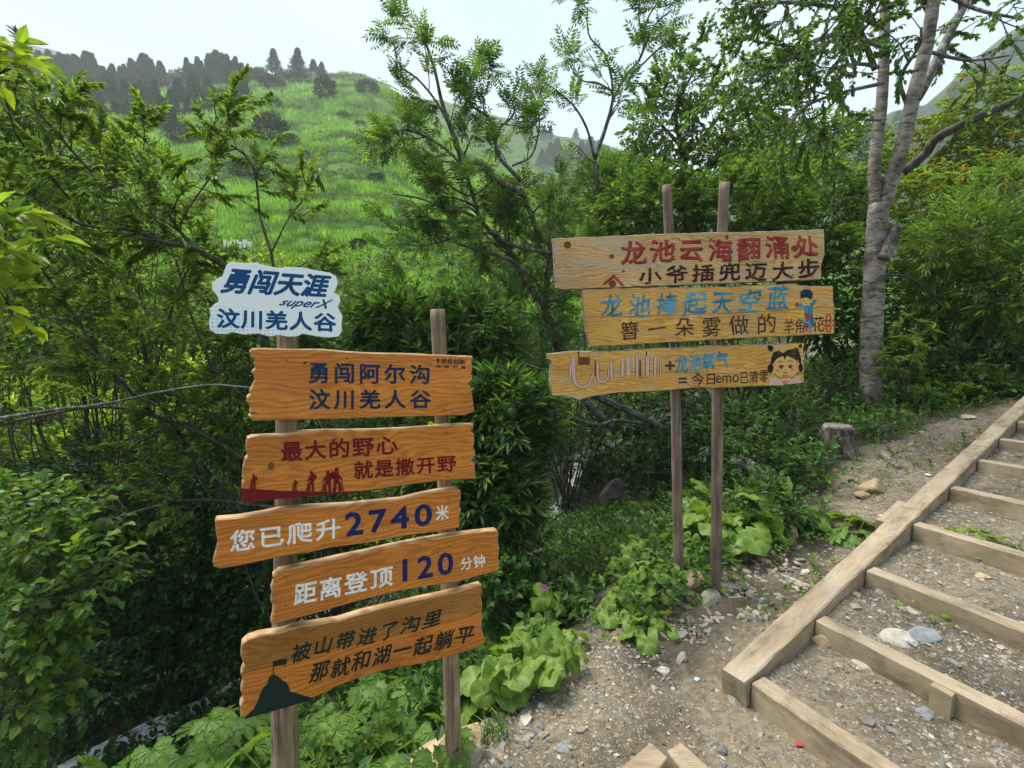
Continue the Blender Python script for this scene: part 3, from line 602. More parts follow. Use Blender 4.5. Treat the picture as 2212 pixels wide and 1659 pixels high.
shapes(q, [[c2(*p) for p in [(237, 1390), (290, 1340), (310, 1305), (330, 1250), (345, 1220), (365, 1205), (375, 1165), (400, 1148), (430, 1165), (450, 1185), (465, 1190), (480, 1210), (490, 1245), (520, 1250), (560, 1265), (618, 1279), (500, 1319), (380, 1354), (255, 1388)]]], P_DGREEN, b, 'mountain_silhouette')
shapes(q, [[c2(*p) for p in [(396, 1080), (471, 1062), (471, 1094), (401, 1109), (401, 1150), (396, 1150)]]], P_DGREEN, b, 'flag_silhouette')
def f_cloud(t, b, o):
    c = coords(t, (90, 90, 90)); sx = N(t, 'SeparateXYZ'); t.links.new(coords(t), sx.inputs[0])
    vo = N(t, 'TexVoronoi', Scale=1.); vo.inputs['Randomness'].default_value = .0; t.links.new(c, vo.inputs['Vector'])
    g = N(t, 'MapRange'); g.inputs[1].default_value = -.02; g.inputs[2].default_value = -.12; g.inputs[3].default_value = -.05; g.inputs[4].default_value = .40
    ad = N(t, 'Math', operation='MULTIPLY_ADD'); t.links.new(sx.outputs[0], ad.inputs[0]); ad.inputs[1].default_value = .42; t.links.new(sx.outputs[1], ad.inputs[2])
    g2 = N(t, 'Math', operation='ADD'); t.links.new(ad.outputs[0], g.inputs[0]); t.links.new(g.outputs[0], g2.inputs[0]); g2.inputs[1].default_value = 0.
    lt = N(t, 'Math', operation='LESS_THAN'); t.links.new(vo.outputs['Distance'], lt.inputs[0]); t.links.new(g2.outputs[0], lt.inputs[1])
    cc = mixc(t, lt.outputs[0], (.90, .95, 1.), (.55, .78, .96)); t.links.new(cc, b.inputs['Base Color']); b.inputs['Roughness'].default_value = .35
M_CLOUD = mat('printed_plate', f_cloud); M_PLEDGE = paint('plate_edge', (.45, .46, .45))
b, q = board([c1(*p) for p in [(180, 100), (215, 82), (300, 90), (390, 88), (440, 105), (530, 122), (600, 115), (700, 120), (800, 140), (890, 155), (930, 180), (940, 230), (915, 290), (950, 310), (958, 350), (940, 385), (950, 410), (972, 450), (965, 500), (968, 550), (945, 590), (880, 598), (800, 590), (720, 575), (700, 572), (660, 590), (600, 592), (540, 580), (470, 590), (400, 570), (300, 578), (250, 568), (220, 560), (180, 575), (110, 572), (65, 545), (58, 490), (68, 450), (65, 400), (95, 370), (125, 350), (120, 320), (80, 270), (80, 230), (110, 200), (150, 180), (165, 140)]], M_CLOUD, .012, side=M_PLEDGE, bev=.0015, name='cloud_plate')
b['label'] = 'white cloud shaped plate with bold blue lettering at the top'
lettering(q, [('勇闯天涯', Q1(c1, (215, 125), (892, 175), (850, 320), (140, 288)), dict(off=.034, space=.98)), ('superX', Q1(c1, (572, 328), (905, 340), (878, 420), (525, 390)), dict(off=.022, shear=.3)),
              ('汶川羌人谷', Q1(c1, (122, 398), (922, 432), (925, 555), (118, 528)), dict(off=.034, space=1.08))], P_BLUE, b, h=.0005)
P_BOLT = paint('rusty_bolt', (.12, .06, .03))
for x, y in ((600, 222), (598, 378), (586, 532)): shapes(q, [disc(*c1(x, y), 2.6)], P_BOLT, b, 'bolt', .003)
for (o_, q_), xy in zip(BD, [[(621, 778), (619, 880), (957, 790), (960, 885)], [(619, 950), (618, 1060), (963, 935), (967, 1030)], [(618, 1108), (617, 1178), (968, 1078), (970, 1118)], [(617, 1245), (617, 1308), (972, 1180), (974, 1235)], [(616, 1385), (616, 1440), (976, 1300), (978, 1385)]]):
    for x, y in xy: shapes(q_, [disc(x, y, 1.7, None, 8)], P_BOLT, o_, 'screw', .0012)
tape = slab('yellow_tape', [pl.uv(*c1(*p)) for p in [(1575, 1205), (1588, 1178), (1602, 1182), (1608, 1192), (1640, 1196), (1640, 1204)]], .002, paint('yellow_tape', (.75, .6, .02)), bev=.0002); place(tape, Plane(pl.O - pl.N * .035, pl.U).M, sg)
tape['label'] = 'scrap of yellow tape behind the second board'
# ---- right sign
gA, gB = G(1465, 1300), G(1545, 1270)
s2 = thing('signpost', gA, 'right signpost of three hand painted ochre planks on two thin brown poles', 'signpost')
post('post', [(1440, 400), (1446, 520), (1456, 750), (1462, 1000), (1466, 1296)], gA[1], [.024, .026, .028, .029, .03], M_POLE, s2)
post('post', [(1565, 395), (1560, 520), (1551, 800), (1549, 1000), (1546, 1268)], gA[1] + .02, [.027, .028, .030, .031, .031], M_POLE, s2)
p2 = Plane([gA[0], gA[1] - .048, 1.5], [1, .04, 0])
def kn(*a): return [disc(*c3(x, y), rx, ry) for x, y, rx, ry in a]
b, q = board([c3(*p) for p in [(105, 185), (200, 180), (400, 172), (900, 148), (1400, 138), (1700, 130), (2030, 118), (2035, 300), (2010, 380), (2010, 475), (1700, 488), (1400, 500), (1000, 515), (600, 530), (300, 545), (180, 548), (130, 535), (120, 350)]], M_YEL2, .04, parent=s2, plane=p2, rough=.004, side=M_WBARK)
b['label'] = 'top plank with red characters over black characters'
T1 = ('龙池云海翻涌处', Q1(c3, (590, 200), (1980, 160), (1985, 325), (590, 372)), dict(off=.016, space=1.25, warp=.14, jit=.1)); T2 = ('小爷插兜迈大步', Q1(c3, (720, 385), (1992, 325), (1990, 475), (720, 508)), dict(off=.016, space=1.3, warp=.14, jit=.1, seed=5))
lettering(q, [T1], P_BLACK, b, 'lettering_shadow', .0008, (.003, -.004)); lettering(q, [T1], P_RED, b)
lettering(q, [T2], P_RED, b, 'lettering_shadow', .0008, (.003, -.003)); lettering(q, [T2], P_BLACK, b)
r_ = random.Random(4); bl_, rd_ = [], []
for k in range(46):
    x = r_.uniform(560, 1990); y = r_.choice([r_.uniform(165, 200), r_.uniform(330, 390), r_.uniform(440, 490), r_.uniform(240, 330)]) - (x - 1000) * .02; (bl_ if k % 2 else rd_).append(disc(*c3(x, y), r_.uniform(.7, 1.9), None, 8))
rd_.append(disc(*c3(608, 415), 3.6, 3)); shapes(q, bl_, P_BLACK, b, 'black_dots', .0016)['kind'] = 'stuff'; shapes(q, rd_, P_RED, b, 'red_dots', .0016)['kind'] = 'stuff'
shapes(q, [Q1(c3, (455, 508), (535, 440), (545, 440), (618, 520), (600, 522), (540, 468), (480, 512))], P_RED, b, 'red_chevron')
for a in kn((212, 230, 8, 8), (525, 312, 5.5, 5), (530, 505, 8, 8), (1360, 340, 5, 4), (1820, 255, 8, 7), (1340, 175, 3.5, 5)): shapes(q, [a], P_KNOT, b, 'knot', .0006)
b, q = board([c3(*p) for p in [(312, 545), (700, 530), (1200, 528), (1750, 505), (1830, 500), (1860, 516), (2092, 520), (2095, 620), (2105, 700), (2102, 858), (1700, 880), (1200, 905), (700, 935), (370, 952), (345, 850), (325, 700)]], M_YEL, .04, parent=s2, plane=p2, rough=.004, side=M_WBARK)
b['label'] = 'middle plank with blue characters and a painted girl in a blue dress'
lettering(q, [('龙池捧起天空蓝', Q1(c3, (450, 575), (1785, 512), (1785, 700), (450, 760)), dict(off=.010, space=1.4, warp=.2, jit=.12, seed=2, shear=.08))], P_TEAL, b)
lettering(q, [('簪一朵雾做的', Q1(c3, (590, 760), (1685, 715), (1685, 865), (590, 905)), dict(off=.004, space=1.75, warp=.16, jit=.1, seed=9)), ('羊角', Q1(c3, (1745, 755), (1888, 745), (1888, 850), (1745, 862)), dict(off=.0, warp=.1)), ('花', Q1(c3, (1948, 735), (2030, 732), (2030, 842), (1948, 845)), dict(off=.0, warp=.1))], P_BRN, b)
g = lambda polys, m, n, h=.0018: shapes(q, [[c3(*p) for p in a] for a in polys], m, b, n, h)
g([[(1890, 660), (1945, 662), (1948, 720), (1958, 790), (1940, 822), (1895, 822), (1880, 800), (1892, 730)], [(1832, 640), (1890, 652), (1892, 672), (1832, 670)], [(1928, 660), (1962, 612), (1976, 622), (1945, 668)]], P_TEAL, 'painted_dress')
g([[(1888, 715), (1925, 708), (1932, 750), (1900, 775)]], P_RED, 'painted_apron', .0024); g([[(1884, 778), (1918, 785), (1915, 822), (1886, 812)]], P_RED, 'painted_hem', .0024); g([[(1828, 640), (1842, 640), (1844, 670), (1828, 668)]], P_RED, 'painted_cuff', .0024)
g([[(1893, 830), (1905, 822), (1912, 840), (1900, 838)]], P_RED, 'painted_shoe', .0024); g([[(1925, 825), (1938, 850), (1928, 850)]], P_RED, 'painted_shoe', .0024)
g([[(1866, 608), (1900, 600), (1930, 610), (1928, 640), (1905, 662), (1880, 660), (1866, 640)]], P_SKIN, 'painted_face')
g([[(1862, 560), (1885, 545), (1925, 545), (1946, 565), (1946, 600), (1932, 615), (1900, 600), (1866, 610), (1860, 590)]], P_NAVY, 'painted_hat', .0024)
g([disc(1884, 622, 3.5, 4.5), disc(1912, 622, 3.5, 4.5), disc(1900, 645, 3, 4)], P_BLACK, 'painted_eyes', .0028)
fl = [stroke([c3(2060 + 36 * math.cos(a) * (1 + .32 * math.cos(4 * a)), 782 + 46 * math.sin(a) * (1 + .32 * math.cos(4 * a))) for a in np.linspace(0, 2 * math.pi, 33)], 2.6)]
shapes(q, fl, P_RED, b, 'painted_flower'); shapes(q, [stroke([c3(2058 + 16 * math.cos(a) * (1 + .3 * math.cos(5 * a)), 782 + 20 * math.sin(a) * (1 + .3 * math.cos(5 * a))) for a in np.linspace(0, 6.28, 21)], 1.8)], P_BRN, b, 'painted_flower_centre')
shapes(q, [stroke([c3(325, 738), c3(700, 735), c3(1100, 722), c3(1500, 705), c3(2098, 668)], .9)], P_BRN, b, 'crack', .0006)
b, q = board([c3(*p) for p in [(65, 1000), (200, 985), (500, 980), (800, 965), (1200, 945), (1885, 925), (1890, 1205), (1700, 1225), (1240, 1245), (1150, 1240), (800, 1268), (600, 1275), (400, 1300), (330, 1320), (292, 1332), (250, 1312), (180, 1300), (105, 1300), (85, 1200), (90, 1100), (95, 1050), (68, 1038)]], M_YEL, .04, parent=s2, plane=p2, rough=.004, side=M_WBARK)
b['label'] = 'bottom plank with pink brush strokes and a painted girl face'
lettering(q, [('龙池氧气', Q1(c3, (975, 1012), (1352, 980), (1352, 1100), (975, 1135)), dict(off=.016, space=1.0, warp=.08, seed=4))], P_TEAL, b)
lettering(q, [('+', Q1(c3, (905, 1055), (972, 1055), (972, 1115), (905, 1115)), dict(off=.05)), ('=', Q1(c3, (1000, 1172), (1056, 1170), (1056, 1205), (1000, 1208)), dict(off=.05)), ('今', Q1(c3, (1092, 1138), (1180, 1135), (1180, 1222), (1092, 1225)), dict(off=.012, warp=.08)),
              ('日', Q1(c3, (1198, 1145), (1258, 1142), (1258, 1215), (1198, 1218)), dict(off=.014, warp=.08)), ('emo', Q1(c3, (1262, 1155), (1425, 1148), (1425, 1202), (1262, 1207)), dict(off=.008)), ('已清零', Q1(c3, (1435, 1128), (1632, 1112), (1632, 1206), (1435, 1210)), dict(off=.006, warp=.08))], P_BRN, b)
z2 = lambda x, y: (1161 + x * .1587, 718 + y * .1587)
U_ = [([(490, 340), (495, 600), (520, 690), (600, 745), (690, 715), (745, 610), (748, 560)], 9, 3), ([(820, 400), (822, 600), (850, 665), (910, 672), (965, 600), (970, 500)], 6, 3)]
def bar(x0, x1, y0, y1): xm = (x0 + x1) / 2; return ([(xm, y0), (xm, (y0 + y1) / 2), (xm, y1)], (x1 - x0) * .1587, (x1 - x0) * .13)
bars = [bar(985, 1028, 400, 655), bar(1135, 1178, 340, 608), bar(1205, 1266, 340, 610), bar(1334, 1372, 310, 630), bar(1470, 1524, 315, 600), bar(1580, 1622, 330, 620), bar(1660, 1682, 380, 605), bar(430, 462, 420, 640)]
shapes(q, [stroke([z2(*p) for p in a], w0 + 1.6, w1 + 1.6) for a, w0, w1 in U_ + bars], P_LINE, b, 'stroke_outlines', .0012)['kind'] = 'stuff'
shapes(q, [stroke([z2(*p) for p in a], w0, w1) for a, w0, w1 in U_ + bars], P_PINK, b, 'pink_strokes', .0018)['kind'] = 'stuff'
for a in [[(550, 335), (712, 335), (712, 440), (550, 440)], [(778, 380), (795, 380), (795, 600), (778, 600)], [(1385, 380), (1410, 380), (1410, 605), (1385, 605)]]: shapes(q, [[z2(*p) for p in a]], P_KNOT, b, 'brown_stain', .0009)
# painted face on the bottom plank
g = lambda polys, m, n, h=.0018: shapes(q, [[c3(*p) for p in a] for a in polys], m, b, n, h)
g([disc(1755, 1095, 96, 84, 26), disc(1660, 1085, 18, 24), disc(1850, 1080, 18, 24), [(1725, 1150), (1795, 1150), (1800, 1190), (1720, 1190)]], P_LINE, 'face_outline', .0012)
g([disc(1755, 1095, 92, 80, 26), disc(1660, 1085, 14, 20), disc(1850, 1080, 14, 20), [(1728, 1150), (1790, 1150), (1795, 1190), (1722, 1190)]], P_SKIN, 'painted_face', .0016)
g([[(1655, 1110), (1652, 1040), (1670, 990), (1705, 978), (1740, 995), (1770, 972), (1815, 965), (1850, 985), (1865, 1040), (1862, 1100), (1846, 1045), (1800, 1030), (1762, 1012), (1752, 1045), (1738, 1015), (1700, 1030), (1668, 1060)], disc(1650, 962, 18, 22), disc(1638, 950, 11, 11), disc(1830, 972, 20, 14), disc(1860, 945, 11, 14), disc(1648, 1105, 20, 32), disc(1862, 1100, 16, 32)], P_BLACK, 'painted_hair', .0022)
g([[(1616, 1040), (1660, 1037), (1660, 1050), (1616, 1050)], [(1850, 1035), (1888, 1018), (1888, 1042)], [(1660, 1105), (1672, 1105), (1676, 1142), (1658, 1142)], [(1845, 1100), (1855, 1100), (1858, 1130), (1842, 1130)], [(1640, 1175), (1690, 1170), (1740, 1195), (1740, 1222), (1636, 1224)], [(1772, 1192), (1850, 1156), (1872, 1205), (1770, 1215)]], P_PINK, 'pink_bow', .002)
g([disc(1698, 1118, 13, 11), disc(1805, 1112, 14, 11), disc(1755, 1200, 26, 14)], P_BLUSH, 'painted_blush', .0024)
shapes(q, [stroke([c3(*p) for p in a], w) for a, w in [([(1702, 1092), (1722, 1080), (1745, 1090)], 1.6), ([(1768, 1090), (1790, 1078), (1812, 1088)], 1.6), ([(1700, 1065), (1718, 1052), (1740, 1060)], 1.), ([(1765, 1058), (1785, 1048), (1808, 1058)], 1.), ([(1738, 1130), (1755, 1138), (1772, 1130)], 1.2), ([(1755, 1108), (1752, 1120), (1760, 1121)], .7)]] + [[c3(*p) for p in disc(1724, 1096, 9, 10)], [c3(*p) for p in disc(1788, 1094, 9, 10)]], P_LINE, b, 'painted_eyes', .0028)
shapes(q, [stroke([c3(*p) for p in [(95, 1110), (500, 1125), (1000, 1130), (1500, 1145), (1890, 1140)]], .8)], P_BRN, b, 'crack', .0006)
for x, w_ in ((290, 7), (772, 6)): shapes(q, [[c3(x - w_, 985), c3(x + w_, 983), c3(x + 3, 1030), c3(x - 3, 1030)]], P_KNOT, b, 'knot', .0007)
# ================================================================ STAIRS
def beam(name, A, B, w_, h, parent, m=M_BEAM, top=True, roll=0.):
    """squared timber: A, B the ends of the middle of its top face"""
    A = np.array(A, float); B = np.array(B, float); X = nrm(B - A); Yv = nrm(np.cross((0, 0, 1), X)); Z = np.cross(X, Yv); l = np.linalg.norm(B - A)
    nx = max(2, int(l / .08)); c = .006; prof = [(-w_ / 2 + c, 0), (w_ / 2 - c, 0), (w_ / 2, -c), (w_ / 2, -h), (-w_ / 2, -h), (-w_ / 2, -c)]; V = []
    for i in range(nx + 1):
        for y, z in prof: V.append((l * i / nx - l / 2, y + rng.normal(0, .0012), z + rng.normal(0, .001)))
    k = 6; Fc = [tuple(range(k))[::-1], tuple(nx * k + j for j in range(k))]
    for i in range(nx):
        for j in range(k): Fc.append((i * k + j, i * k + (j + 1) % k, (i + 1) * k + (j + 1) % k, (i + 1) * k + j))
    me = bpy.data.meshes.new(name); me.from_pydata(V, [], [f_[::-1] for f_ in Fc]); me.materials.append(m); o = bpy.data.objects.new(name, me); COL.objects.link(o); C_ = (A + B) / 2
    place(o, Matrix(((X[0], Yv[0], Z[0], C_[0]), (X[1], Yv[1], Z[1], C_[1]), (X[2], Yv[2], Z[2], C_[2]), (0, 0, 0, 1))), parent); return o
st = thing('garden_stairs', (S0[0], S0[1], 0), 'wide outdoor stairs of taupe squared timbers with earth treads climbing to the right', 'stairs')
right = np.array([SA[1], -SA[0], 0]); up_ = nrm(SD); W_ = .112
def SP(s, off=0., dz=0.): return S0 + np.array([SA[0], SA[1], SSL]) * s + right * off + np.array([0, 0, dz])
cuts = [0, 1.98, 3.35, 5.0, 7.2]
for i in range(4): beam('stringer', SP(cuts[i] + .003, W_ / 2), SP(cuts[i + 1] - .003, W_ / 2, .0), W_, .15, st)
beam('splice_block', SP(1.75, -.03, -.02), SP(2.10, -.03, -.02), .055, .12, st)
PE = np.array([PERP[0], PERP[1], -.01])
for i, s in enumerate(STEPS[:9]):
    a = SP(s + .01, W_ + .012) ; a[2] = SSL * s + .105; a = a + np.array([SA[0], SA[1], 0]) * .045
    L1 = 1.22 if i == 0 else 2.7
    wob_ = np.array([0, 0, rng.normal(0, .004)]); beam('step_timber', a, a + PE * L1 + wob_, .086 + rng.normal(0, .003), .125, st)
    if i == 0: beam('step_timber', a + PE * (L1 + .005) - np.array([SA[0], SA[1], 0]) * .03, a + PE * 2.7 - np.array([SA[0], SA[1], 0]) * .03, .09, .13, st)
    for v in ({1: [.50], 3: [.86], 2: [1.3], 0: [.62]}.get(i, [1.1]) if i else []):
        c = a + PE * v - np.array([SA[0], SA[1], 0]) * .062; beam('stake', c - PE * .035 + (0, 0, -.004), c + PE * .035 + (0, 0, -.004), .034, .13, st)
def tm(pts, z, label, h=.24):
    q = []
    for x, y in pts: d = ray(x, y); t = (z - CAM_Z) / d[2]; q.append(np.array([d[0] * t, d[1] * t, z]))
    c = np.mean(q, 0); f = F(); V = [p for p in q] + [p - (0, 0, h) for p in q]; o = bpy.data.meshes.new('timber_end')
    o.from_pydata([tuple(np.array(v) - c) for v in V], [], [(0, 1, 2, 3), (7, 6, 5, 4), (0, 4, 5, 1), (1, 5, 6, 2), (2, 6, 7, 3), (3, 7, 4, 0)]); o.materials.append(M_BEAM)
    ob = bpy.data.objects.new('timber', o); COL.objects.link(ob); ob.location = c; md = ob.modifiers.new('b', 'BEVEL'); md.width = .006; md.segments = 2; tag(ob, label, 'timber')
c4 = lambda x, y: ((x / 1.0552 + 2500) * .54, (y / 1.0552 + 1500) * .54)
tm([c4(108, 1548), c4(182, 1612), c4(40, 1800), c4(-190, 1800)], .16, 'taupe squared timber end at bottom edge, the left one pointing left')
tm([c4(176, 1583), c4(238, 1548), c4(520, 1800), c4(340, 1800)], .16, 'taupe squared timber end at bottom edge, the right one beside its twin')
# ================================================================ VEGETATION
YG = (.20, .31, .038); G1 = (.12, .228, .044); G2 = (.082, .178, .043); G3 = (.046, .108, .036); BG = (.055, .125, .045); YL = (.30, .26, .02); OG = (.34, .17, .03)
ICO_V = np.array([(0, 0, 1), (.894, 0, .447), (.276, .851, .447), (-.724, .526, .447), (-.724, -.526, .447), (.276, -.851, .447), (.724, .526, -.447), (-.276, .851, -.447), (-.894, 0, -.447), (-.276, -.851, -.447), (.724, -.526, -.447), (0, 0, -1)])
ICO_F = np.array([(0, 1, 2), (0, 2, 3), (0, 3, 4), (0, 4, 5), (0, 5, 1), (1, 6, 2), (2, 7, 3), (3, 8, 4), (4, 9, 5), (5, 10, 1), (2, 6, 7), (3, 7, 8), (4, 8, 9), (5, 9, 10), (1, 10, 6), (6, 11, 7), (7, 11, 8), (8, 11, 9), (9, 11, 10), (10, 11, 6)])
def blob_pts(c, rad, n, shell=.45):
    u = nrm(rng.normal(0, 1, (n, 3))); lump = 1 + .55 * fbm(u[:, 0] * 1.5 + c[0] * 3, u[:, 1] * 1.5 + u[:, 2] + c[1] * 5, 3, 1.6)
    r = (shell + (1.02 - shell) * rng.random(n) ** .6) * lump
    return np.asarray(c) + u * r[:, None] * np.asarray(rad), nrm(u / np.asarray(rad))
def shrub(name, label, cat, blobs, kind, pal, w=None, ll=.05, lw=.02, nl=8, Ls=.12, dens=1., base=None, stems=5, stem_r=.012, spread=.9, droop=.2, group=None, fold=.25, rosette=False, bark=None, upb=.35, mlf=None):
    """blobs: (px, py, Y, radius px x, radius px y, n sprigs)"""
    cs = []
    for b in blobs:
        Yb = b[2]
        if b[1] + b[4] > 730:
            Yg = G(b[0], b[1] + b[4] * .8)[1]; Yb = min(Yb, Yg - .02)
        cs.append((P(b[0], b[1], Yb), Yb / FPX * b[3], Yb / FPX * b[4], b[5]))
    if base is None:
        m = np.mean([c[0] for c in cs], 0); base = np.array([m[0], m[1], float(H(m[0], m[1])) - .05])
    t = thing(name, base, label, cat, group); f = F(); fw = F()
    for c, rx, rz, n in cs:
        n = int(n * dens); A, U = blob_pts(c, (rx, (rx + rz) * .5 * .9, rz), n); ok = A[:, 2] > H(A[:, 0], A[:, 1]) - .02; A = A[ok]; U = U[ok]
        D = U * .8 + np.array([0, 0, upb]) + rng.normal(0, .35, A.shape)
        if kind == 'pin': 
            for k in range(3): pinnate(f, fw, A + rng.normal(0, .01, A.shape), D + rng.normal(0, .55, A.shape), ll * (.8 + .4 * rng.random(len(A))), pal, w)
        else: sprigs(f, fw, A, D, Ls * (.7 + .6 * rng.random(len(A))), nl, ll, lw, pal, w, spread, droop, fold, rosette=rosette)
        if not len(A): continue
        k = max(1, min(len(A), n // 14)); sel = rng.choice(len(A), k); B0 = np.asarray(c) + (A[sel] - c) * .25 - np.array([0, 0, rz * .35]); twigs(fw, B0, A[sel], .006, .0025)
        for j in range(max(2, stems)):
            e = c + rng.normal(0, .45, 3) * (rx, rx, rz); q = base + (e - base) * .5 + rng.normal(0, .08, 3) * np.linalg.norm(e - base)
            b0 = base + rng.normal(0, .06, 3) * (1, 1, 0)
            tube(fw, smooth([b0, q, e], 4), [stem_r * (.6 + .8 * rng.random()), .003], 5, .08, False)
    if f.n: f.obj('foliage', mlf or M_LEAF, t, base)
    if fw.n: fw.obj('stem', bark or M_BARK, t, base)
    return t
def tree(name, label, limbs, Y, leafer, bark, base=None, nsub=7, ln=.8, per=4, sub2=2, up=.3, wob=.07, tr=None, sides=9, trunk_n=1, out=None, t0=.25, cat='tree', fill=(), fpal=None, fl=.08, fwd=.05):
    """limbs: (px polyline, px width start, px width end[, Y end offset]); the first trunk_n are the trunk"""
    def pl3(pts, yo, y0): n = len(pts); return smooth([P(x, y, Y + y0 + (yo - y0) * i / max(1, n - 1)) for i, (x, y) in enumerate(pts)], 5)
    L0 = limbs[0]; b = P(L0[0][0][0], L0[0][0][1], Y + (L0[4] if len(L0) > 4 else 0)) if base is None else base
    t = thing(name, b, label, cat); lf = F(); tw = F(); k = Y / FPX / 2
    for i, l in enumerate(limbs):
        yo = l[3] if len(l) > 3 else 0; y0 = l[4] if len(l) > 4 else 0; pts = pl3(l[0], yo, y0); w = F(); tube(w, pts, [l[1] * k, l[2] * k], sides if i < trunk_n else 7, wob, True)
        w.obj('trunk' if i < trunk_n else 'limb', bark if i < trunk_n + (tr or 0) else (bark if bark is not M_BIRCH else M_LICH), t, b, smooth=True)
        Ln = np.linalg.norm(np.diff(pts, axis=0), axis=1).sum()
        if l[2] < 14:
            n1 = max(2, int(nsub * Ln)); s1 = subs(tw, pts, l[1] * k, n1, ln, up, t0 if i >= trunk_n else max(t0, .5), out=out)
            s2 = []
            for q in s1: s2 += subs(tw, q, .006, sub2, ln * .5, up, .25, .6)
            A, D = along(s1 + s2, per, .25); leafer(lf, tw, A, D)
    for px, py, Yq, rx, ry, n in fill:                       # foliage masses of the crown
        A, U = blob_pts(P(px, py, Yq), (Yq / FPX * rx, Yq / FPX * (rx + ry) * .45, Yq / FPX * ry), n); sprigs(lf, tw, A, U * .7 + rng.normal(0, .4, A.shape) + (0, 0, .1), .17, 8, fl, fwd, fpal, None, .9, .3, tw=.002)
        k_ = n // 10; twigs(tw, P(px, py + ry * .6, Yq)[None] + (A[:k_] - P(px, py, Yq)) * .3, A[:k_], .008, .003)
    if tw.n: tw.obj('twigs', M_BARK, t, b)['kind'] = 'stuff'
    if lf.n: lf.obj('crown', M_LEAF, t, b)
    return t
# ---- birch
c8 = lambda x, y: (1458 + x * .5858, y * .5858)
def birchleaf(f, tw, A, D):
    sprigs(f, tw, A, D, .12, 7, .044, .028, [G2, G1, YG], [3, 3, 1], 1., .45, .15, tw=.0016)
BY = 5.44
tree('birch_tree', 'tall birch with peeling whitish bark forking into two stems, beside the dirt slope', [
    ([(1882, 896), (1881, 800), (1883, 700), (1890, 560), (1899, 440)], 44, 37),
    ([(1893, 450), (1889, 351), (1903, 234), (1909, 146), (1911, 47), (1915, -120)], 24, 17, .2),
    ([(1903, 455), (1925, 392), (1946, 328), (1974, 205), (2000, 105), (2014, 20), (2030, -130)], 29, 20, -.2),
    ([(1976, 215), (2012, 155), (2050, 76), (2092, -5), (2130, -90)], 24, 10, .3),
    ([(1896, 145), (1870, 139), (1833, 140), (1792, 148)], 9, 3, -.6), ([(1890, 150), (1860, 70), (1835, 10), (1815, -60)], 12, 6, -.5), ([(1960, 230), (1945, 170), (1985, 100), (1990, 60)], 9, 4, -.5),
    ([(1905, 60), (1820, 20), (1700, 5), (1600, 20)], 10, 4, -1.2), ([(1908, 100), (1800, 75), (1700, 130), (1620, 180)], 10, 4, -1.5), ([(1907, 180), (1820, 200), (1740, 230), (1690, 290)], 8, 3, -1.3), ([(1903, 260), (1850, 260), (1800, 290), (1760, 340)], 6, 3, -.8),
    ([(2010, 30), (1950, -60), (1850, -90)], 12, 5, -.8), ([(2030, -20), (2110, 20), (2200, 40)], 10, 4, -.4), ([(2000, 110), (2090, 130), (2180, 120)], 8, 3, -.3), ([(1912, 0), (1760, -60), (1600, -50)], 12, 5, -1.2)],
    BY, birchleaf, M_BIRCH, base=P(1882, 896, BY), nsub=4.8, ln=.85, per=5, sub2=3, up=-.05, trunk_n=3, sides=16, wob=.045)
bt = [o for o in COL.objects if o.name.startswith('birch_tree')][0]
f = F(); tube(f, smooth([P(x, y, BY - .12) for x, y in [(1908, 560), (1922, 525), (1940, 486)]], 4), [.06, .042], 9, .1); f.obj('broken_stub', M_LICH, bt, bt.location, smooth=True)
f = F(); tube(f, smooth([P(x, y, BY + .6 - .5 * i / 4) for i, (x, y) in enumerate([(1950, 372), (1997, 334), (2025, 298), (2102, 258), (2230, 203)])], 5), [.055, .038], 9, .08)
lt = thing('leaning_limb', P(1950, 372, BY + .6), 'dark thick limb slanting up to the right behind the birch stems', 'branch'); f.obj('limb', M_BARK, lt, lt.location, smooth=True)
f = F(); tube(f, smooth([P(*p, BY + .1) for p in [(1900, 594), (1935, 595), (1962, 600), (2003, 627), (2034, 664)]], 6), [.011, .011], 8, 0); tag(f.obj('hose', paint('hose_black', (.03, .04, .06), .4), base=P(1900, 594, BY), smooth=True), 'thin black hose arching out to the right of the birch trunk', 'hose')
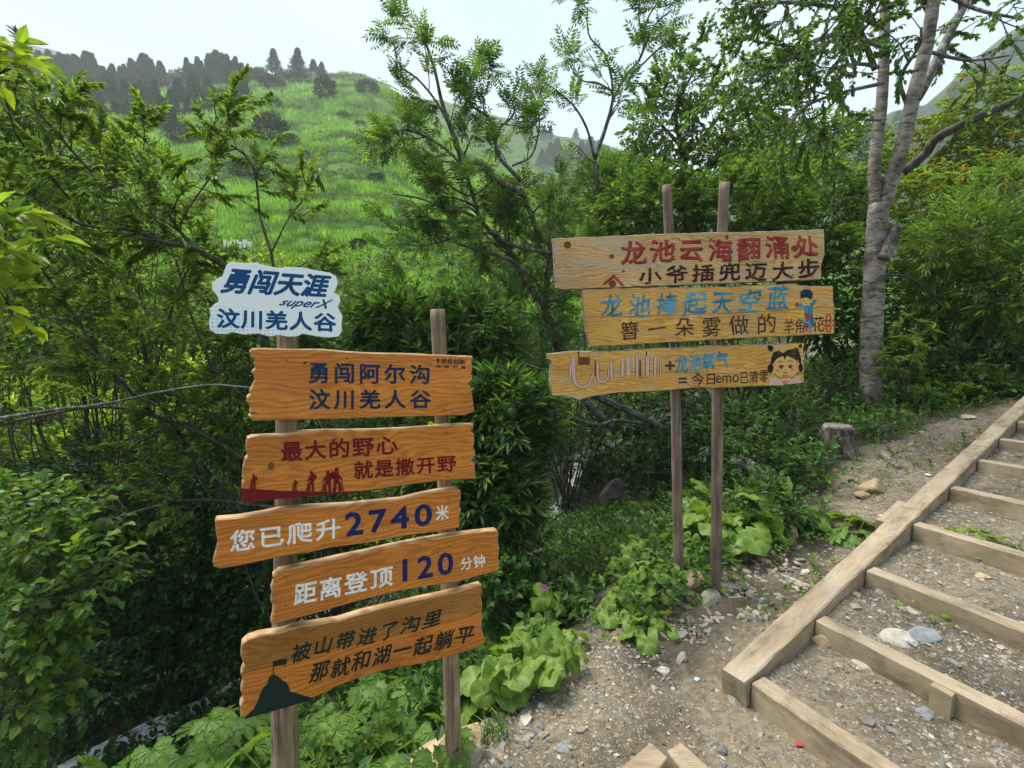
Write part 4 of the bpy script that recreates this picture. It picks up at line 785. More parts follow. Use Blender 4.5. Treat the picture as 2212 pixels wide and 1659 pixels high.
# ---- rowans
c7 = lambda x, y: (810 + x * .3580, y * .3580)
def rowan(f, tw, A, D, n=3, l=.19):
    for k in range(n): pinnate(f, tw, A, nrm(D) + rng.normal(0, .55, A.shape) + np.array([0, 0, -.05]), l * (.75 + .5 * rng.random(len(A))), [G2, G1, YG, (.06, .13, .03)], [3, 3, 1, 1])
C7 = lambda *a: [c7(*p) for p in a]
tree('rowan_tree', 'sprawling dark-limbed rowan with feathery leaves between the two signs', [
    ([(1330, 930), (1262, 860), (1190, 720), (1180, 640), c7(1060, 1480), c7(1000, 1440), c7(930, 1260), c7(890, 1160)], 19, 10, .3, .8),
    (C7((890, 1160), (720, 1080), (640, 990), (540, 960), (450, 750), (400, 600), (360, 420), (300, 250), (240, 190)), 13, 4, -.2),
    (C7((880, 1090), (740, 930), (745, 790), (830, 700), (850, 610)), 9, 3, .3), (C7((740, 930), (690, 720), (600, 650), (540, 560), (560, 400)), 7, 3, .1),
    ([(1262, 860), (1190, 690), (1130, 600)] + C7((850, 1560), (740, 1440), (640, 1330), (600, 1210), (530, 1010), (400, 880), (220, 790), (100, 800)), 14, 4, -.4, .5),
    (C7((640, 1330), (540, 1280), (400, 1250), (280, 1200), (110, 1170)), 8, 3, -.5), (C7((1060, 1530), (800, 1470), (720, 1410), (540, 1420), (300, 1480), (150, 1470)), 9, 3, -.2),
    (C7((940, 1659), (800, 1560), (620, 1510), (470, 1460), (300, 1420)), 9, 3, 0), (C7((530, 1010), (420, 700), (280, 500), (150, 400)), 6, 3, -.2), (C7((720, 1080), (560, 1180), (300, 1000), (120, 870)), 6, 3, -.3), (C7((830, 1000), (950, 930), (990, 700), (900, 470)), 5, 3, .2)],
    5.6, lambda f, tw, A, D: rowan(f, tw, A, D), M_LICH, base=np.array([*P(1330, 930, 6.4)[:2], float(H(*P(1330, 930, 6.4)[:2])) - .1]) + 0, nsub=3.0, ln=.55, per=2, sub2=2, up=.12, trunk_n=1, t0=.2)
tree('slim_rowan_tree', 'slim upright young rowan with open feathery crown standing against the sky', [
    (C7((1380, 1900), (1355, 1420), (1340, 1150), (1325, 960)), 13, 9, .1), (C7((1325, 960), (1395, 760), (1435, 600), (1430, 480)), 9, 5),
    (C7((1435, 600), (1520, 450), (1610, 330), (1640, 130), (1700, 20)), 6, 3, .2), (C7((1325, 960), (1280, 780), (1200, 640), (1090, 540)), 6, 3, -.3), (C7((1430, 480), (1390, 330), (1300, 230), (1280, 130), (1285, 40)), 5, 2, -.2),
    (C7((1520, 450), (1600, 400), (1720, 290), (1860, 220)), 5, 2, -.2), (C7((1430, 550), (1340, 500), (1240, 480), (1150, 350)), 5, 2, .2), (C7((1400, 750), (1470, 620), (1600, 600)), 4, 2, .3), (C7((1620, 250), (1600, 150), (1590, 80)), 4, 2), (C7((1610, 330), (1690, 150), (1790, 60)), 4, 2, -.2)],
    6.8, lambda f, tw, A, D: rowan(f, tw, A, D, 2, .24), M_LICH, nsub=2.3, ln=.42, per=2, sub2=1, up=.3, t0=.4)
# pale curved branches low behind the signs
bw = [([(1160, 870), (1200, 893), (1240, 905), (1290, 918), (1330, 908), (1390, 915)], 6.2, 9, 7, 'pale lichen branch curving low behind the gap between the signs'), ([(1280, 850), (1320, 872), (1370, 893), (1440, 930)], 6.6, 17, 14, 'thick pale branch sloping down behind the brown poles'),
      ([(960, 640), (1010, 665), (1045, 705), (1080, 755), (1130, 785), (1175, 800)], 4.6, 8, 5, 'dark bent branch right of the left sign top'), ([(-10, 905), (120, 885), (230, 872), (330, 850), (450, 832), (545, 838)], 2.9, 7, 4, 'long pale dead branch reaching left from the top board')]
for pts, Y, a, c, lab in bw: f = F(); tube(f, smooth([P(x, y, Y) for x, y in pts], 5), [a * Y / FPX / 2, c * Y / FPX / 2], 8, .1); tag(f.obj('branch', M_LICH, base=P(*pts[0], Y), smooth=True), lab, 'branch')
# ---- left tree: many bent limbs with ovate leaves
def cherry(f, tw, A, D): sprigs(f, tw, A, D, .12, 9, .056, .022, [YG, G1, G2, YL], [5, 4, 1, .25], .85, .3, .22)
c6 = lambda x, y: (x * .3906, y * .3906); C6 = lambda *a: [c6(*p) for p in a]
tree('left_tree', 'low spreading tree with bent dark limbs and bright oval leaves filling the left side', [
    ([(640, 1180), (600, 980), (575, 760), (560, 640)], 24, 16, .2, .3),
    ([(590, 640)] + C6((1180, 1430), (1060, 1370), (900, 1340), (720, 1270), (450, 1240), (200, 1100), (-50, 1060)), 12, 4, -.5),
    ([(570, 620)] + C6((1160, 1420), (980, 1260), (850, 1010), (740, 860), (720, 770)), 9, 3, .1), (C6((1520, 1560), (1500, 1400), (1440, 1200), (1390, 900), (1190, 750), (1180, 690)), 7, 3, .3),
    (C6((1060, 1370), (1000, 1240), (1150, 1000), (1250, 900)), 5, 2, .2), (C6((740, 1280), (700, 1100), (560, 1000), (420, 860), (300, 720), (150, 560)), 7, 3, -.5), (C6((500, 1240), (300, 1000), (100, 760), (20, 500)), 6, 3, -.6),
    (C6((1500, 1400), (1600, 1200), (1690, 1090)), 4, 2, .2), (C6((1480, 1560), (1640, 1480), (1760, 1420)), 4, 2, 0),
    ([(640, 1180), (520, 1100), (400, 960), (330, 820), (300, 700)], 18, 6, 0, .2), ([(560, 1010), (420, 930), (250, 880), (80, 900), (-40, 930)], 10, 4, -.3), ([(620, 1100), (420, 1080), (240, 1120), (60, 1160)], 10, 4, -.2), ([(400, 960), (240, 800), (120, 620), (0, 480)], 9, 3, -.4), ([(330, 820), (380, 640), (430, 540)], 6, 3, .1), ([(600, 900), (480, 820), (420, 700), (380, 560)], 8, 3, .1)],
    3.7, cherry, M_BARK, base=np.array([*P(640, 1180, 4.)[:2], float(H(*P(640, 1180, 4.)[:2])) - .1]), nsub=6.6, ln=.5, per=5, sub2=2, up=.15)
# ---- alder behind and the leafy wall on the right
def alder(f, tw, A, D): sprigs(f, tw, A, D, .16, 8, .085, .055, [G1, G2, YG], [3, 2, 1], .9, .25, .15)
tree('bushy_tree', 'dense round-topped green tree rising behind the right sign poles', [
    ([(1478, 560), (1482, 400), (1472, 300)], 20, 14, .3), ([(1475, 330), (1460, 240), (1500, 150)], 10, 4, .3), ([(1475, 320), (1420, 260), (1395, 220)], 8, 3, .6), ([(1476, 340), (1540, 270), (1580, 200), (1600, 150)], 9, 3, -.4), ([(1480, 380), (1560, 340), (1660, 250), (1700, 190)], 9, 3, .3),
    ([(1480, 420), (1400, 370), (1370, 310)], 8, 3, 0), ([(1480, 420), (1580, 400), (1690, 360), (1760, 330)], 9, 3, -.3), ([(1500, 150), (1490, 125)], 4, 2), ([(1478, 480), (1420, 450), (1340, 420)], 8, 3, .4)],
    10.5, alder, M_BARK, nsub=3.2, ln=1.0, per=4, sub2=3, up=.2, fill=[(1480, 190, 10.5, 70, 60, 200), (1420, 280, 10.6, 70, 60, 190), (1560, 270, 10.4, 85, 75, 270), (1650, 200, 10.6, 55, 55, 140), (1690, 310, 10.6, 85, 65, 240), (1500, 370, 10.4, 120, 55, 300), (1390, 380, 10.6, 60, 60, 150), (1600, 390, 10.4, 110, 50, 260)], fpal=[G1, YG, G2])
SH = shrub
SH('leafy_shrub', 'large dark green shrub wall right behind the brown poles', 'shrub', [(1420, 470, 6.4, 110, 80, 330), (1600, 480, 6.6, 130, 100, 520), (1740, 470, 7.2, 120, 110, 450), (1790, 620, 6.6, 70, 130, 320), (1500, 640, 6.6, 120, 120, 160)], 'ov', [G1, G2, YG], [5, 3, 2], .085, .05, 8, .17, 1.35, droop=.35)
SH('leafy_shrub', 'light green shrub top between birch and the bushy tree', 'shrub', [(1700, 390, 8.4, 100, 60, 300), (1830, 360, 8.8, 70, 80, 260), (1640, 330, 9.5, 60, 60, 160), (1790, 300, 9.2, 50, 40, 90)], 'ov', [G1, G2, YG], [3, 2, 1], .09, .045, 8, .2)
SH('feathery_shrub', 'rowan shrub with feathery leaves filling the gap left of the top plank', 'shrub', [(1120, 520, 6.2, 100, 110, 80), (1290, 440, 7.4, 90, 80, 120), (1150, 690, 6.2, 80, 110, 120), (1330, 400, 8, 60, 60, 70), (1250, 560, 6.6, 80, 60, 60)], 'pin', [G1, G2, G3], [2, 2, 1], .20)
SH('willow_shrub', 'dark narrow-leaved willow shrub right beside the left sign', 'shrub', [(870, 700, 4.1, 100, 60, 340), (1010, 720, 4.2, 90, 90, 400), (930, 800, 4.0, 120, 90, 420), (1090, 910, 3.7, 100, 100, 430), (1060, 1060, 3.5, 110, 110, 460), (960, 980, 3.6, 90, 120, 260)], 'nar', [BG, G2, G3, G1, YG], [3, 3, 2, 1.5, .6], .11, .026, 8, .11, .8, base=np.array([-.3, 3.9, -1.2]), spread=1.05, droop=.1)
SH('willow_shrub', 'narrow-leaved shrub behind the two left posts below the cloud plate', 'shrub', [(740, 740, 4.4, 110, 60, 260), (560, 740, 4.3, 110, 90, 260), (500, 900, 4.0, 90, 100, 240), (700, 900, 4.0, 120, 80, 160), (680, 1060, 4.0, 120, 80, 120)], 'nar', [G2, G1, YG, BG], [3, 3, 1, 1], .075, .022, 9, .11, base=np.array([-1.5, 4.1, -1.4]))
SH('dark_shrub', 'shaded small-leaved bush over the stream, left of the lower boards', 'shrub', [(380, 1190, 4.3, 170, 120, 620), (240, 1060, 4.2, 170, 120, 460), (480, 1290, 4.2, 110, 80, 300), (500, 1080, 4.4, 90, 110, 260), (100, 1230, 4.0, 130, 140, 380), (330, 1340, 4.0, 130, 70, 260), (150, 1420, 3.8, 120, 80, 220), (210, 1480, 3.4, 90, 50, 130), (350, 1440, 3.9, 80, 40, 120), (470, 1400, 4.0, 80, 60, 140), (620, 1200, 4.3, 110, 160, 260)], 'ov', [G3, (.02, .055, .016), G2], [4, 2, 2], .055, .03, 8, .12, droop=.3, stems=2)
SH('heart_leaf_shrub', 'bright bush with heart shaped leaves at the lower left edge', 'shrub', [(60, 1150, 2.3, 100, 90, 150), (130, 1260, 2.2, 100, 100, 160), (40, 1380, 2.1, 100, 110, 170), (50, 1520, 2.0, 80, 80, 110), (150, 1120, 2.4, 60, 40, 40)], 'ov', [G1, YG, G2], [3, 2, 3], .05, .036, 6, .12, .55, droop=.3, spread=1., stem_r=.004, base=P(-60, 1600, 2.3))
SH('overhanging_branch', 'near twig of big yellow-green leaves hanging in at the left edge', 'branch', [(-10, 540, 1.25, 60, 60, 10), (5, 640, 1.25, 50, 50, 8), (-20, 440, 1.3, 40, 40, 5), (-5, 130, 1.6, 26, 60, 9)], 'ov', [YG, (.22, .28, .02), G1], [3, 2, 1], .07, .032, 5, .07, base=P(-190, 620, 1.5), stems=2, stem_r=.004)
SH('leafy_bush', 'sunlit leafy bush in the upper left under the conifer ridge', 'shrub', [(110, 330, 5.2, 140, 90, 330), (300, 420, 5.6, 130, 90, 260), (80, 520, 4.8, 160, 130, 330), (260, 620, 4.8, 140, 110, 160), (90, 720, 4.3, 140, 120, 170), (240, 780, 4.8, 120, 80, 60), (40, 230, 5., 60, 60, 90)], 'ov', [YG, G1, G2, YL], [4, 4, 1, .2], .056, .026, 9, .14, 1.5, droop=.25)
SH('leafy_bush', 'yellow-green bush low behind the branches at the left edge', 'shrub', [(90, 900, 6.5, 140, 80, 260), (260, 960, 6.5, 140, 90, 240), (420, 840, 7, 120, 80, 200), (120, 1020, 6, 150, 70, 200), (560, 600, 8, 90, 50, 90)], 'ov', [YG, G1, (.28, .42, .04)], [4, 1, 3], .09, .04, 7, .18)
SH('maple_shrub', 'small dark shrub with lobed leaves under the willow, beside the lower boards', 'shrub', [(1120, 1180, 3.3, 70, 60, 130), (1170, 1300, 3.1, 55, 50, 90), (1080, 1270, 3.0, 50, 60, 100)], 'ov', [G2, G1, G3], [3, 2, 2], .045, .036, 7, .08, spread=1.1)
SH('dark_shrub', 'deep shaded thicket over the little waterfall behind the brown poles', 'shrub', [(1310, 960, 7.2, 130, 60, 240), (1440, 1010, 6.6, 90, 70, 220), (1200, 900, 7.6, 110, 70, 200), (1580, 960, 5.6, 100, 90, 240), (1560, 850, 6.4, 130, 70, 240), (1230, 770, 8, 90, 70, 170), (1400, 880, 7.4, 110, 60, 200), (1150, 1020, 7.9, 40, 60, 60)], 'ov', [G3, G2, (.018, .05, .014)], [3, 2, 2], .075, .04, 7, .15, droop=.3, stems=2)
SH('leafy_shrub', 'pinnate leaved bush just right of the brown poles above the stump', 'shrub', [(1640, 1000, 4.8, 70, 80, 190), (1720, 920, 5.4, 80, 70, 190), (1660, 1100, 4.5, 70, 50, 120), (1800, 850, 6., 60, 60, 130), (1600, 930, 4.6, 40, 60, 70)], 'ov', [G2, G3, G1], [3, 2, 1], .05, .026, 8, .12)
SH('rhododendron', 'large yellow-green rhododendron with orange old leaves in the upper right', 'shrub', [(2010, 330, 10, 90, 90, 210), (2120, 270, 10, 90, 100, 240), (2200, 320, 9.6, 80, 120, 200), (1990, 450, 9, 90, 80, 190), (2110, 430, 9, 100, 90, 210)], 'ov', [YG, (.18, .24, .03), G1, OG, YL], [4, 3, 3, .7, .9], .14, .05, 9, .06, rosette=True, spread=1.2, droop=.25)
SH('rhododendron', 'small rhododendron at the foot of the birch, right side', 'shrub', [(1940, 770, 5.2, 40, 40, 20), (1975, 720, 5.6, 30, 30, 12)], 'ov', [YG, G1], None, .12, .036, 8, .05, rosette=True, spread=1.1, stem_r=.006)
SH('willow_shrub', 'light green narrow-leaved willow at the right edge', 'shrub', [(2100, 520, 6, 110, 80, 340), (2190, 610, 5.6, 80, 100, 280), (2060, 640, 6.2, 80, 70, 220), (2170, 420, 6.6, 70, 50, 120), (2010, 560, 6.8, 50, 60, 110), (2120, 720, 6.2, 80, 50, 140)], 'nar', [YG, G1, G2], [3, 4, 1], .11, .024, 8, .14, spread=.8)
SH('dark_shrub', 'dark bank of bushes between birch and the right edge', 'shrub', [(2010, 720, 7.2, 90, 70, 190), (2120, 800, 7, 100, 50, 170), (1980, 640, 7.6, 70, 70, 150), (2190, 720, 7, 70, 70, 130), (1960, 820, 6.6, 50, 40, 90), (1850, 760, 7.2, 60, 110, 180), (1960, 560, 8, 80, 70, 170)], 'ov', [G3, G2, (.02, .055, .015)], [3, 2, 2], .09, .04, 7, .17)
SH('herb_bank', 'low light green herbs along the top edge of the dirt slope', 'plant', [(2000, 840, 6.1, 60, 24, 110), (2090, 825, 6.3, 70, 26, 130), (2180, 790, 6.4, 60, 36, 130), (1930, 860, 5.8, 30, 16, 50), (1985, 868, 5.8, 50, 16, 90), (2070, 858, 5.8, 50, 14, 80), (2150, 838, 5.9, 50, 16, 80)], 'ov', [G1, YG, G2], [3, 2, 2], .07, .045, 6, .08, stem_r=.004)
# trees closing the far side of the gully
for i, (px, py, Y, rx, ry, n, lab) in enumerate([(420, 620, 11, 120, 60, 200, 'rounded green bush on the far bank under the grassy slope'), (1000, 560, 12, 100, 60, 200, 'low green bush on the far bank right of the cloud plate'), (760, 590, 13, 120, 40, 170, 'wide low bush above the cloud plate at the slope foot'),
        (1300, 500, 13, 120, 80, 260, 'green bush behind the slim rowan foot'), (200, 700, 10, 200, 90, 300, 'broad bush on the far bank behind the left tree'), (1180, 470, 16, 90, 60, 160, 'pale green bush on the slope behind the rowan')]):
    SH('bank_bush', lab, 'shrub', [(px, py, Y, rx, ry, n), (px + rx * .6, py + ry * .4, Y + .4, rx * .6, ry * .7, n // 2)], 'ov', [G1, G2, YG], [3, 2, 2], .13, .06, 8, .28)
# ---- hill growth: shrubs, conifers, grass
def hillpos(px, py): return G(px, py)
def canopy_mesh(name, rad, n, leafL, pal, w=None, cone=False, seed=0, m=None):
    f = F(); fw = F(); u = rng.random(n)
    if cone:
        z = u ** .8 * .95 + .05; a = rng.random(n) * 6.283; lob = .72 + .35 * np.sin(a * 3 + seed) * np.sin(z * 19 + seed) + .30 * np.sin(z * 46 + a * 2 + seed) + .2 * rng.random(n)
        r = (1 - z) ** 1.1 * 1.25 * rad * lob * (.35 + .65 * rng.random(n) ** .4) + .012; A = np.stack([np.cos(a) * r, np.sin(a) * r, z * .96], 1); D = np.stack([np.cos(a), np.sin(a), .9 + 0 * a], 1)
        A += np.array([.05 * math.sin(seed), .04 * math.cos(seed * 2), 0]) * z[:, None]
    else:
        A, U = blob_pts((0, 0, .5), (rad, rad, .5), n, .35); A[:, 2] = np.abs(A[:, 2]); D = U + np.array([0, 0, .5])
    for k in range(3): diamonds(f, A + rng.normal(0, leafL * .25, A.shape), D + rng.normal(0, .4, A.shape), rng.normal(0, .5, A.shape) + np.array([0, 0, 1.]), leafL * (.6 + .8 * rng.random(n)), leafL * .42, cols(n, pal, w, .35))
    tube(fw, [(0, 0, -.08), (0, 0, .5), (.02, 0, .9)], [.028, .012, .003], 5); return f.mesh('crown', m or M_FAR), fw.mesh('trunk', M_BARK)
DC = [(.010, .05, .018), (.025, .10, .035), (.05, .16, .05)]
CON = [canopy_mesh('c', r, 1300, .07, DC, cone=True, seed=s) for r, s in ((.30, 1), (.24, 2.3), (.36, 4), (.28, 5.2))]
SHB = [canopy_mesh('s', r, 700, .11, [(.05, .10, .03), (.07, .14, .03), (.035, .075, .025)], cone=False, seed=s) for r, s in ((.6, 1), (.75, 2))]
SHD = [canopy_mesh('s', r, 700, .11, [(.022, .05, .025), (.03, .06, .028)], cone=False, seed=s) for r, s in ((.6, 1), (.8, 2))]
def stand(meshes, name, top, base_py, label, cat, group=None, sx=1., b=None):
    b = hillpos(top[0], base_py) if b is None else b; d = ray(*top); k = math.hypot(b[0], b[1]) / math.hypot(d[0], d[1]); h = max(.5, CAM_Z + d[2] * k - b[2]); t = thing(name, b, label, cat, group)
    mc, mt = meshes[rng.integers(len(meshes))]; a = rng.random() * 6.28; t.rotation_euler[2] = a
    for nm, me in (('crown', mc), ('trunk', mt)): o = bpy.data.objects.new(nm, me); COL.objects.link(o); o.parent = t; o.scale = (h * sx, h * sx, h)
    return t
stand(CON, 'conifer', c6(1520, 278), 385 * .3906 + 3, 'left one of two lone dark conifers on the open ridge', 'tree', sx=1.1)
stand(CON, 'conifer', c6(1645, 268), 430 * .3906, 'taller right one of two lone dark conifers on the open ridge', 'tree', sx=1.0)
stand(CON, 'conifer', c6(1738, 330), 425 * .3906, 'short dark conifer right of the two lone ones on the ridge', 'tree', sx=1.3); stand(CON, 'conifer', c6(1778, 345), 425 * .3906, 'smallest conifer of the ridge group, farthest right', 'tree', sx=1.2)
wood = [(100, 272, 370), (150, 330, 420), (225, 290, 420), (285, 283, 420), (335, 292, 430), (380, 305, 440), (430, 310, 450), (485, 292, 460), (530, 330, 470), (575, 370, 480), (625, 355, 480), (690, 360, 480), (740, 330, 480), (790, 298, 470), (840, 325, 470), (900, 345, 480), (1045, 325, 470), (1105, 318, 470), (1160, 300, 470), (1195, 282, 460), (1240, 300, 460), (1265, 308, 470), (1310, 318, 480), (1345, 350, 470),
        (60, 380, 520), (170, 400, 540), (260, 410, 550), (340, 420, 560), (420, 405, 560), (510, 430, 590), (600, 410, 580), (700, 440, 590), (660, 500, 640), (780, 450, 600), (860, 430, 590), (950, 500, 640), (1000, 430, 580), (1080, 395, 560), (1150, 420, 560), (900, 530, 680), (1050, 540, 640), (1120, 500, 620), (1180, 480, 600), (820, 560, 690), (1360, 430, 540), (1310, 440, 540), (550, 510, 640), (440, 500, 640), (230, 500, 640), (330, 520, 650), (960, 590, 700), (740, 570, 680)]
WLAB = ['dark conifer on the skyline at the far left end of the ridge', 'dark conifer on the skyline in the middle of the ridge wood', 'dark conifer on the skyline at the right end of the ridge wood', 'dark conifer lower on the slope at the left of the ridge wood', 'dark conifer lower on the slope in the middle of the ridge wood', 'dark conifer low on the slope where the wood meets the open grass']
for x, y, b in wood:
    for k in range(3):
        xx, yy = x + rng.normal(0, 17) * (k > 0), y + (k > 0) * 30 * rng.random(); stand(CON, 'conifer', c6(xx, yy), b * .3906 + k * 3, WLAB[(y > 375) * 3 + (x > 400) + (x > 850)], 'tree', 'ridge wood, ' + WLAB[(y > 375) * 3 + (x > 400) + (x > 850)][:44], sx=.70 + .35 * rng.random())
for x, y, b in [(740, 555, 660), (800, 590, 660), (960, 425, 500), (1010, 400, 470), (1270, 500, 580), (1200, 500, 560), (150, 480, 560), (1390, 380, 460), (1440, 380, 450), (1560, 400, 450)]:
    stand(SHB, 'ridge_shrub', c6(x, y), b * .3906, 'pale green rounded bush among the ridge conifers', 'shrub', 'pale bushes on the ridge', sx=1.2)
for x, y, b, s, lab in [(1500, 640, 800, 1.0, 'largest dark bush standing alone on the open grass slope'), (1590, 740, 820, 1.2, 'low dark bush touching the largest lone bush'), (1520, 545, 610, .9, 'small bush above the largest lone bush'), (1095, 700, 765, 1.1, 'dark bush at the left edge of the grass slope'), (1000, 690, 800, 1., 'bush where the wood meets the grass slope'),
        (1380, 890, 1000, 1.3, 'wide dark bush low on the slope, left of its middle'), (1995, 670, 710, 1.2, 'tiny round bush far right on the grass slope'), (1680, 840, 865, 1.3, 'tiny bush right of the lone bushes'), (1510, 430, 500, 1.7, 'brownish bush below the left lone conifer'), (1650, 400, 470, 1.4, 'brownish bush below the right lone conifer'), (1800, 430, 560, .8, 'grey green bush on the upper slope'), (2030, 450, 520, 1.6, 'dark scrub patch just under the ridge end'), (1990, 1320, 1390, 1.2, 'small dark bush low on the bright slope'), (1900, 620, 655, 1.4, 'faint tiny bush in mid slope'), (2080, 960, 1010, 1.6, 'green bush beside the rowan edge')]:
    stand(SHD, 'slope_bush', c6(x, y), b * .3906, lab, 'shrub', sx=s)
# far hill conifers
def fhpos(px, py):
    d = ray(px, py); ts = np.arange(90, 240, 1.) / math.hypot(d[0], d[1]); x = d[0] * ts; y = d[1] * ts; z = CAM_Z + d[2] * ts; h = FH(x, y); k = np.argmax(z < h) if (z < h).any() else len(ts) - 1; return np.array([x[k], y[k], h[k]])
for x, y, b in [(895, 728, 755), (945, 745, 770), (1020, 765, 850), (1055, 765, 845), (1100, 840, 1000), (1060, 860, 1000), (1150, 900, 1010), (1210, 775, 810), (1250, 850, 1000), (1300, 830, 990), (1350, 850, 990), (600, 690, 760), (850, 700, 770), (1010, 900, 1010), (700, 720, 800), (1180, 860, 960)]:
    q_ = c7(x, y); stand(CON, 'far_conifer', q_, 0, 'misty blue-grey conifer on the far hill behind the rowans', 'tree', 'misty conifers on the far hill', sx=1.1, b=fhpos(c7(x, b)[0], c7(x, b)[1]))
MH = polar_pos = lambda px, py, R: PR(px, py, R)
for i, (x, y, bp, R_) in enumerate([(1855, 262, 300, 190), (1872, 262, 300, 195), (1890, 250, 300, 190), (1912, 242, 290, 200), (1935, 225, 280, 205), (1960, 225, 280, 200), (2085, 130, 190, 240), (2105, 115, 180, 240), (2125, 100, 170, 240), (2145, 80, 160, 240), (2165, 62, 150, 245), (2190, 40, 130, 245), (2205, 25, 120, 245), (2120, 150, 220, 220), (2150, 135, 210, 220), (2180, 120, 200, 220), (2208, 100, 190, 220), (2095, 180, 250, 210), (2130, 190, 260, 205), (2170, 175, 250, 205), (2205, 165, 240, 205), (1880, 300, 350, 170), (1940, 280, 330, 175), (2060, 170, 230, 225)]):
    stand(CON, 'mountain_conifer', (x, bp - 24 - 14 * (i % 3)), 0, 'grey misty conifer on the steep slope in the far upper right', 'tree', 'misty conifers on the right mountain', sx=1., b=MH(x, bp + 12, R_))
# hillside grass
def hillgrass(n):
    th = np.deg2rad(rng.uniform(-52, 14, n)); r = 15 * (11 ** rng.random(n)); x = r * np.sin(th); y = r * np.cos(th)
    R = np.interp(th, _th, _rr); ok = r < R + 3; dn = 1.3 * fbm(th * 26 * (1 + .25 * fbm(x, y, 2, .05)), np.log(r) * 26, 3, 1.) + .5 * fbm(x, y, 3, .15); ok &= dn > -.26; x, y, r, dn = x[ok], y[ok], r[ok], dn[ok]
    z = hill(x, y); f = F(); n = len(x); sc = .16 + .0042 * r
    big = fbm(x, y, 3, .05)
    for k in range(5):
        A = np.stack([x, y, z - .05], 1) + rng.normal(0, .32, (n, 3)) * (sc * 1.4)[:, None] * (1, 1, 0); h = sc * (.6 + .7 * rng.random(n)) * (.35 + 2.4 * np.clip(dn + .22, 0, .5))
        D = np.stack([rng.normal(0, .22, n), rng.normal(0, .22, n), np.ones(n)], 1); yaw = rng.random(n) * 6.28; Sd = np.stack([np.cos(yaw), np.sin(yaw) * .4, 0 * yaw], 1); wd = sc * .34
        C = cols(n, [(.185, .35, .05), (.26, .43, .06), (.11, .24, .045)], [3, 2, 1.5], .25) * (1 + .7 * big + 2.2 * np.clip(dn, -.28, .25))[:, None]
        V = np.stack([A - Sd * wd[:, None] * .5, A + Sd * wd[:, None] * .5, A + D * h[:, None]], 1).reshape(-1, 3); f.add(V, T=np.arange(n)[:, None] * 3 + np.array([[0, 1, 2]]), C=np.repeat(C, 3, 0))
    f.obj('hillside_grass', M_GRASS)['kind'] = 'stuff'
hillgrass(150000)
def hillscrub(n):
    th = np.deg2rad(rng.uniform(-50, 10, n)); r = 20 * (7 ** rng.random(n)); x = r * np.sin(th); y = r * np.cos(th); R = np.interp(th, _th, _rr); ok = (r < R) & (fbm(x, y, 3, .08) > -.02); x, y, r = x[ok], y[ok], r[ok]; z = hill(x, y); f = F(); n = len(x); s = (.18 + .005 * r) * (.5 + rng.random(n) ** 2)
    tone = cols(n, [(.04, .09, .025), (.07, .15, .03), (.11, .20, .04)], None, .3)
    for k in range(26):
        u = nrm(rng.normal(0, 1, (n, 3))); u[:, 2] = np.abs(u[:, 2]); diamonds(f, np.stack([x, y, z], 1) + u * s[:, None] * (1.5, 1, .8), u + rng.normal(0, .4, (n, 3)), rng.normal(0, 1, (n, 3)), s * .55, s * .28, tone * (.8 + .4 * rng.random((n, 1))))
    f.obj('hillside_scrub', M_FAR)['kind'] = 'stuff'
hillscrub(1500)
# ---- ground cover on the banks
def cover(name, n, box, ll, lw, pal, w, cond, nl=5, Ls=.06, up=1., m=None):
    x = rng.uniform(box[0], box[1], n); y = rng.uniform(box[2], box[3], n); ins = inside(x + fbm(x, y, 3, 4) * .3, y + fbm(y, x, 3, 4) * .3, DIRT); ok = cond(x, y, ins); x, y = x[ok], y[ok]; z = Hs(x, y)
    f = F(); A = np.stack([x, y, z + rng.random(len(x)) * Ls], 1); D = np.stack([rng.normal(0, .6, len(x)), rng.normal(0, .6, len(x)), np.full(len(x), up)], 1)
    sprigs(f, None, A, D, Ls, nl, ll, lw, pal, w, 1.1, .1); o = f.obj(name, m or M_LEAF); o['kind'] = 'stuff'
def gre(x, y): return x * EN[0] + (y - 2.25) * EN[1]
def cl(x, y, f_=.9, th=.0): return fbm(x + 5, y, 3, f_) > th
cover('ground_cover', 30000, (-6, 9, 1.4, 12), .06, .035, [G2, G3, G1], [3, 2, 2], lambda x, y, i: (~i) & cl(x, y, 1.2, -.12) & ~((gre(x, y) > 3.2) & (gre(x, y) < 3.5)), 5, .14)
cover('path_weeds', 5000, (-.5, 8, 2.4, 8), .03, .02, [G1, YG, G2], [3, 2, 2], lambda x, y, i: i & (fbm(x, y, 4, 1.7) > .06) & (stair_uv(x, y)[1] < -.16), 5, .05)
cover('gully_leaves', 14000, (-7, 0, 2., 8), .05, .03, [G3, (.03, .075, .02), G2], [3, 2, 1], lambda x, y, i: (~i) & (gre(x, y) > 1.2) & (gre(x, y) < 4.6) & (abs(gre(x, y) - 3.35 - .25 * np.sin((x * ED[0] + (y - 2.25) * ED[1]) * 1.3)) > .2), 5, .14)
cover('small_herbs', 12000, (-1.5, 7, 1.3, 7.5), .028, .018, [G1, YG, G2], [3, 2, 2], lambda x, y, i: (~i) & (gre(x, y) < 1.4), 5, .07)
cover('bank_leaves', 16000, (-12, 10, 5, 16), .11, .06, [YG, G1, G2], [2, 3, 2], lambda x, y, i: (~i) & (gre(x, y) > 3.9), 5, .22)
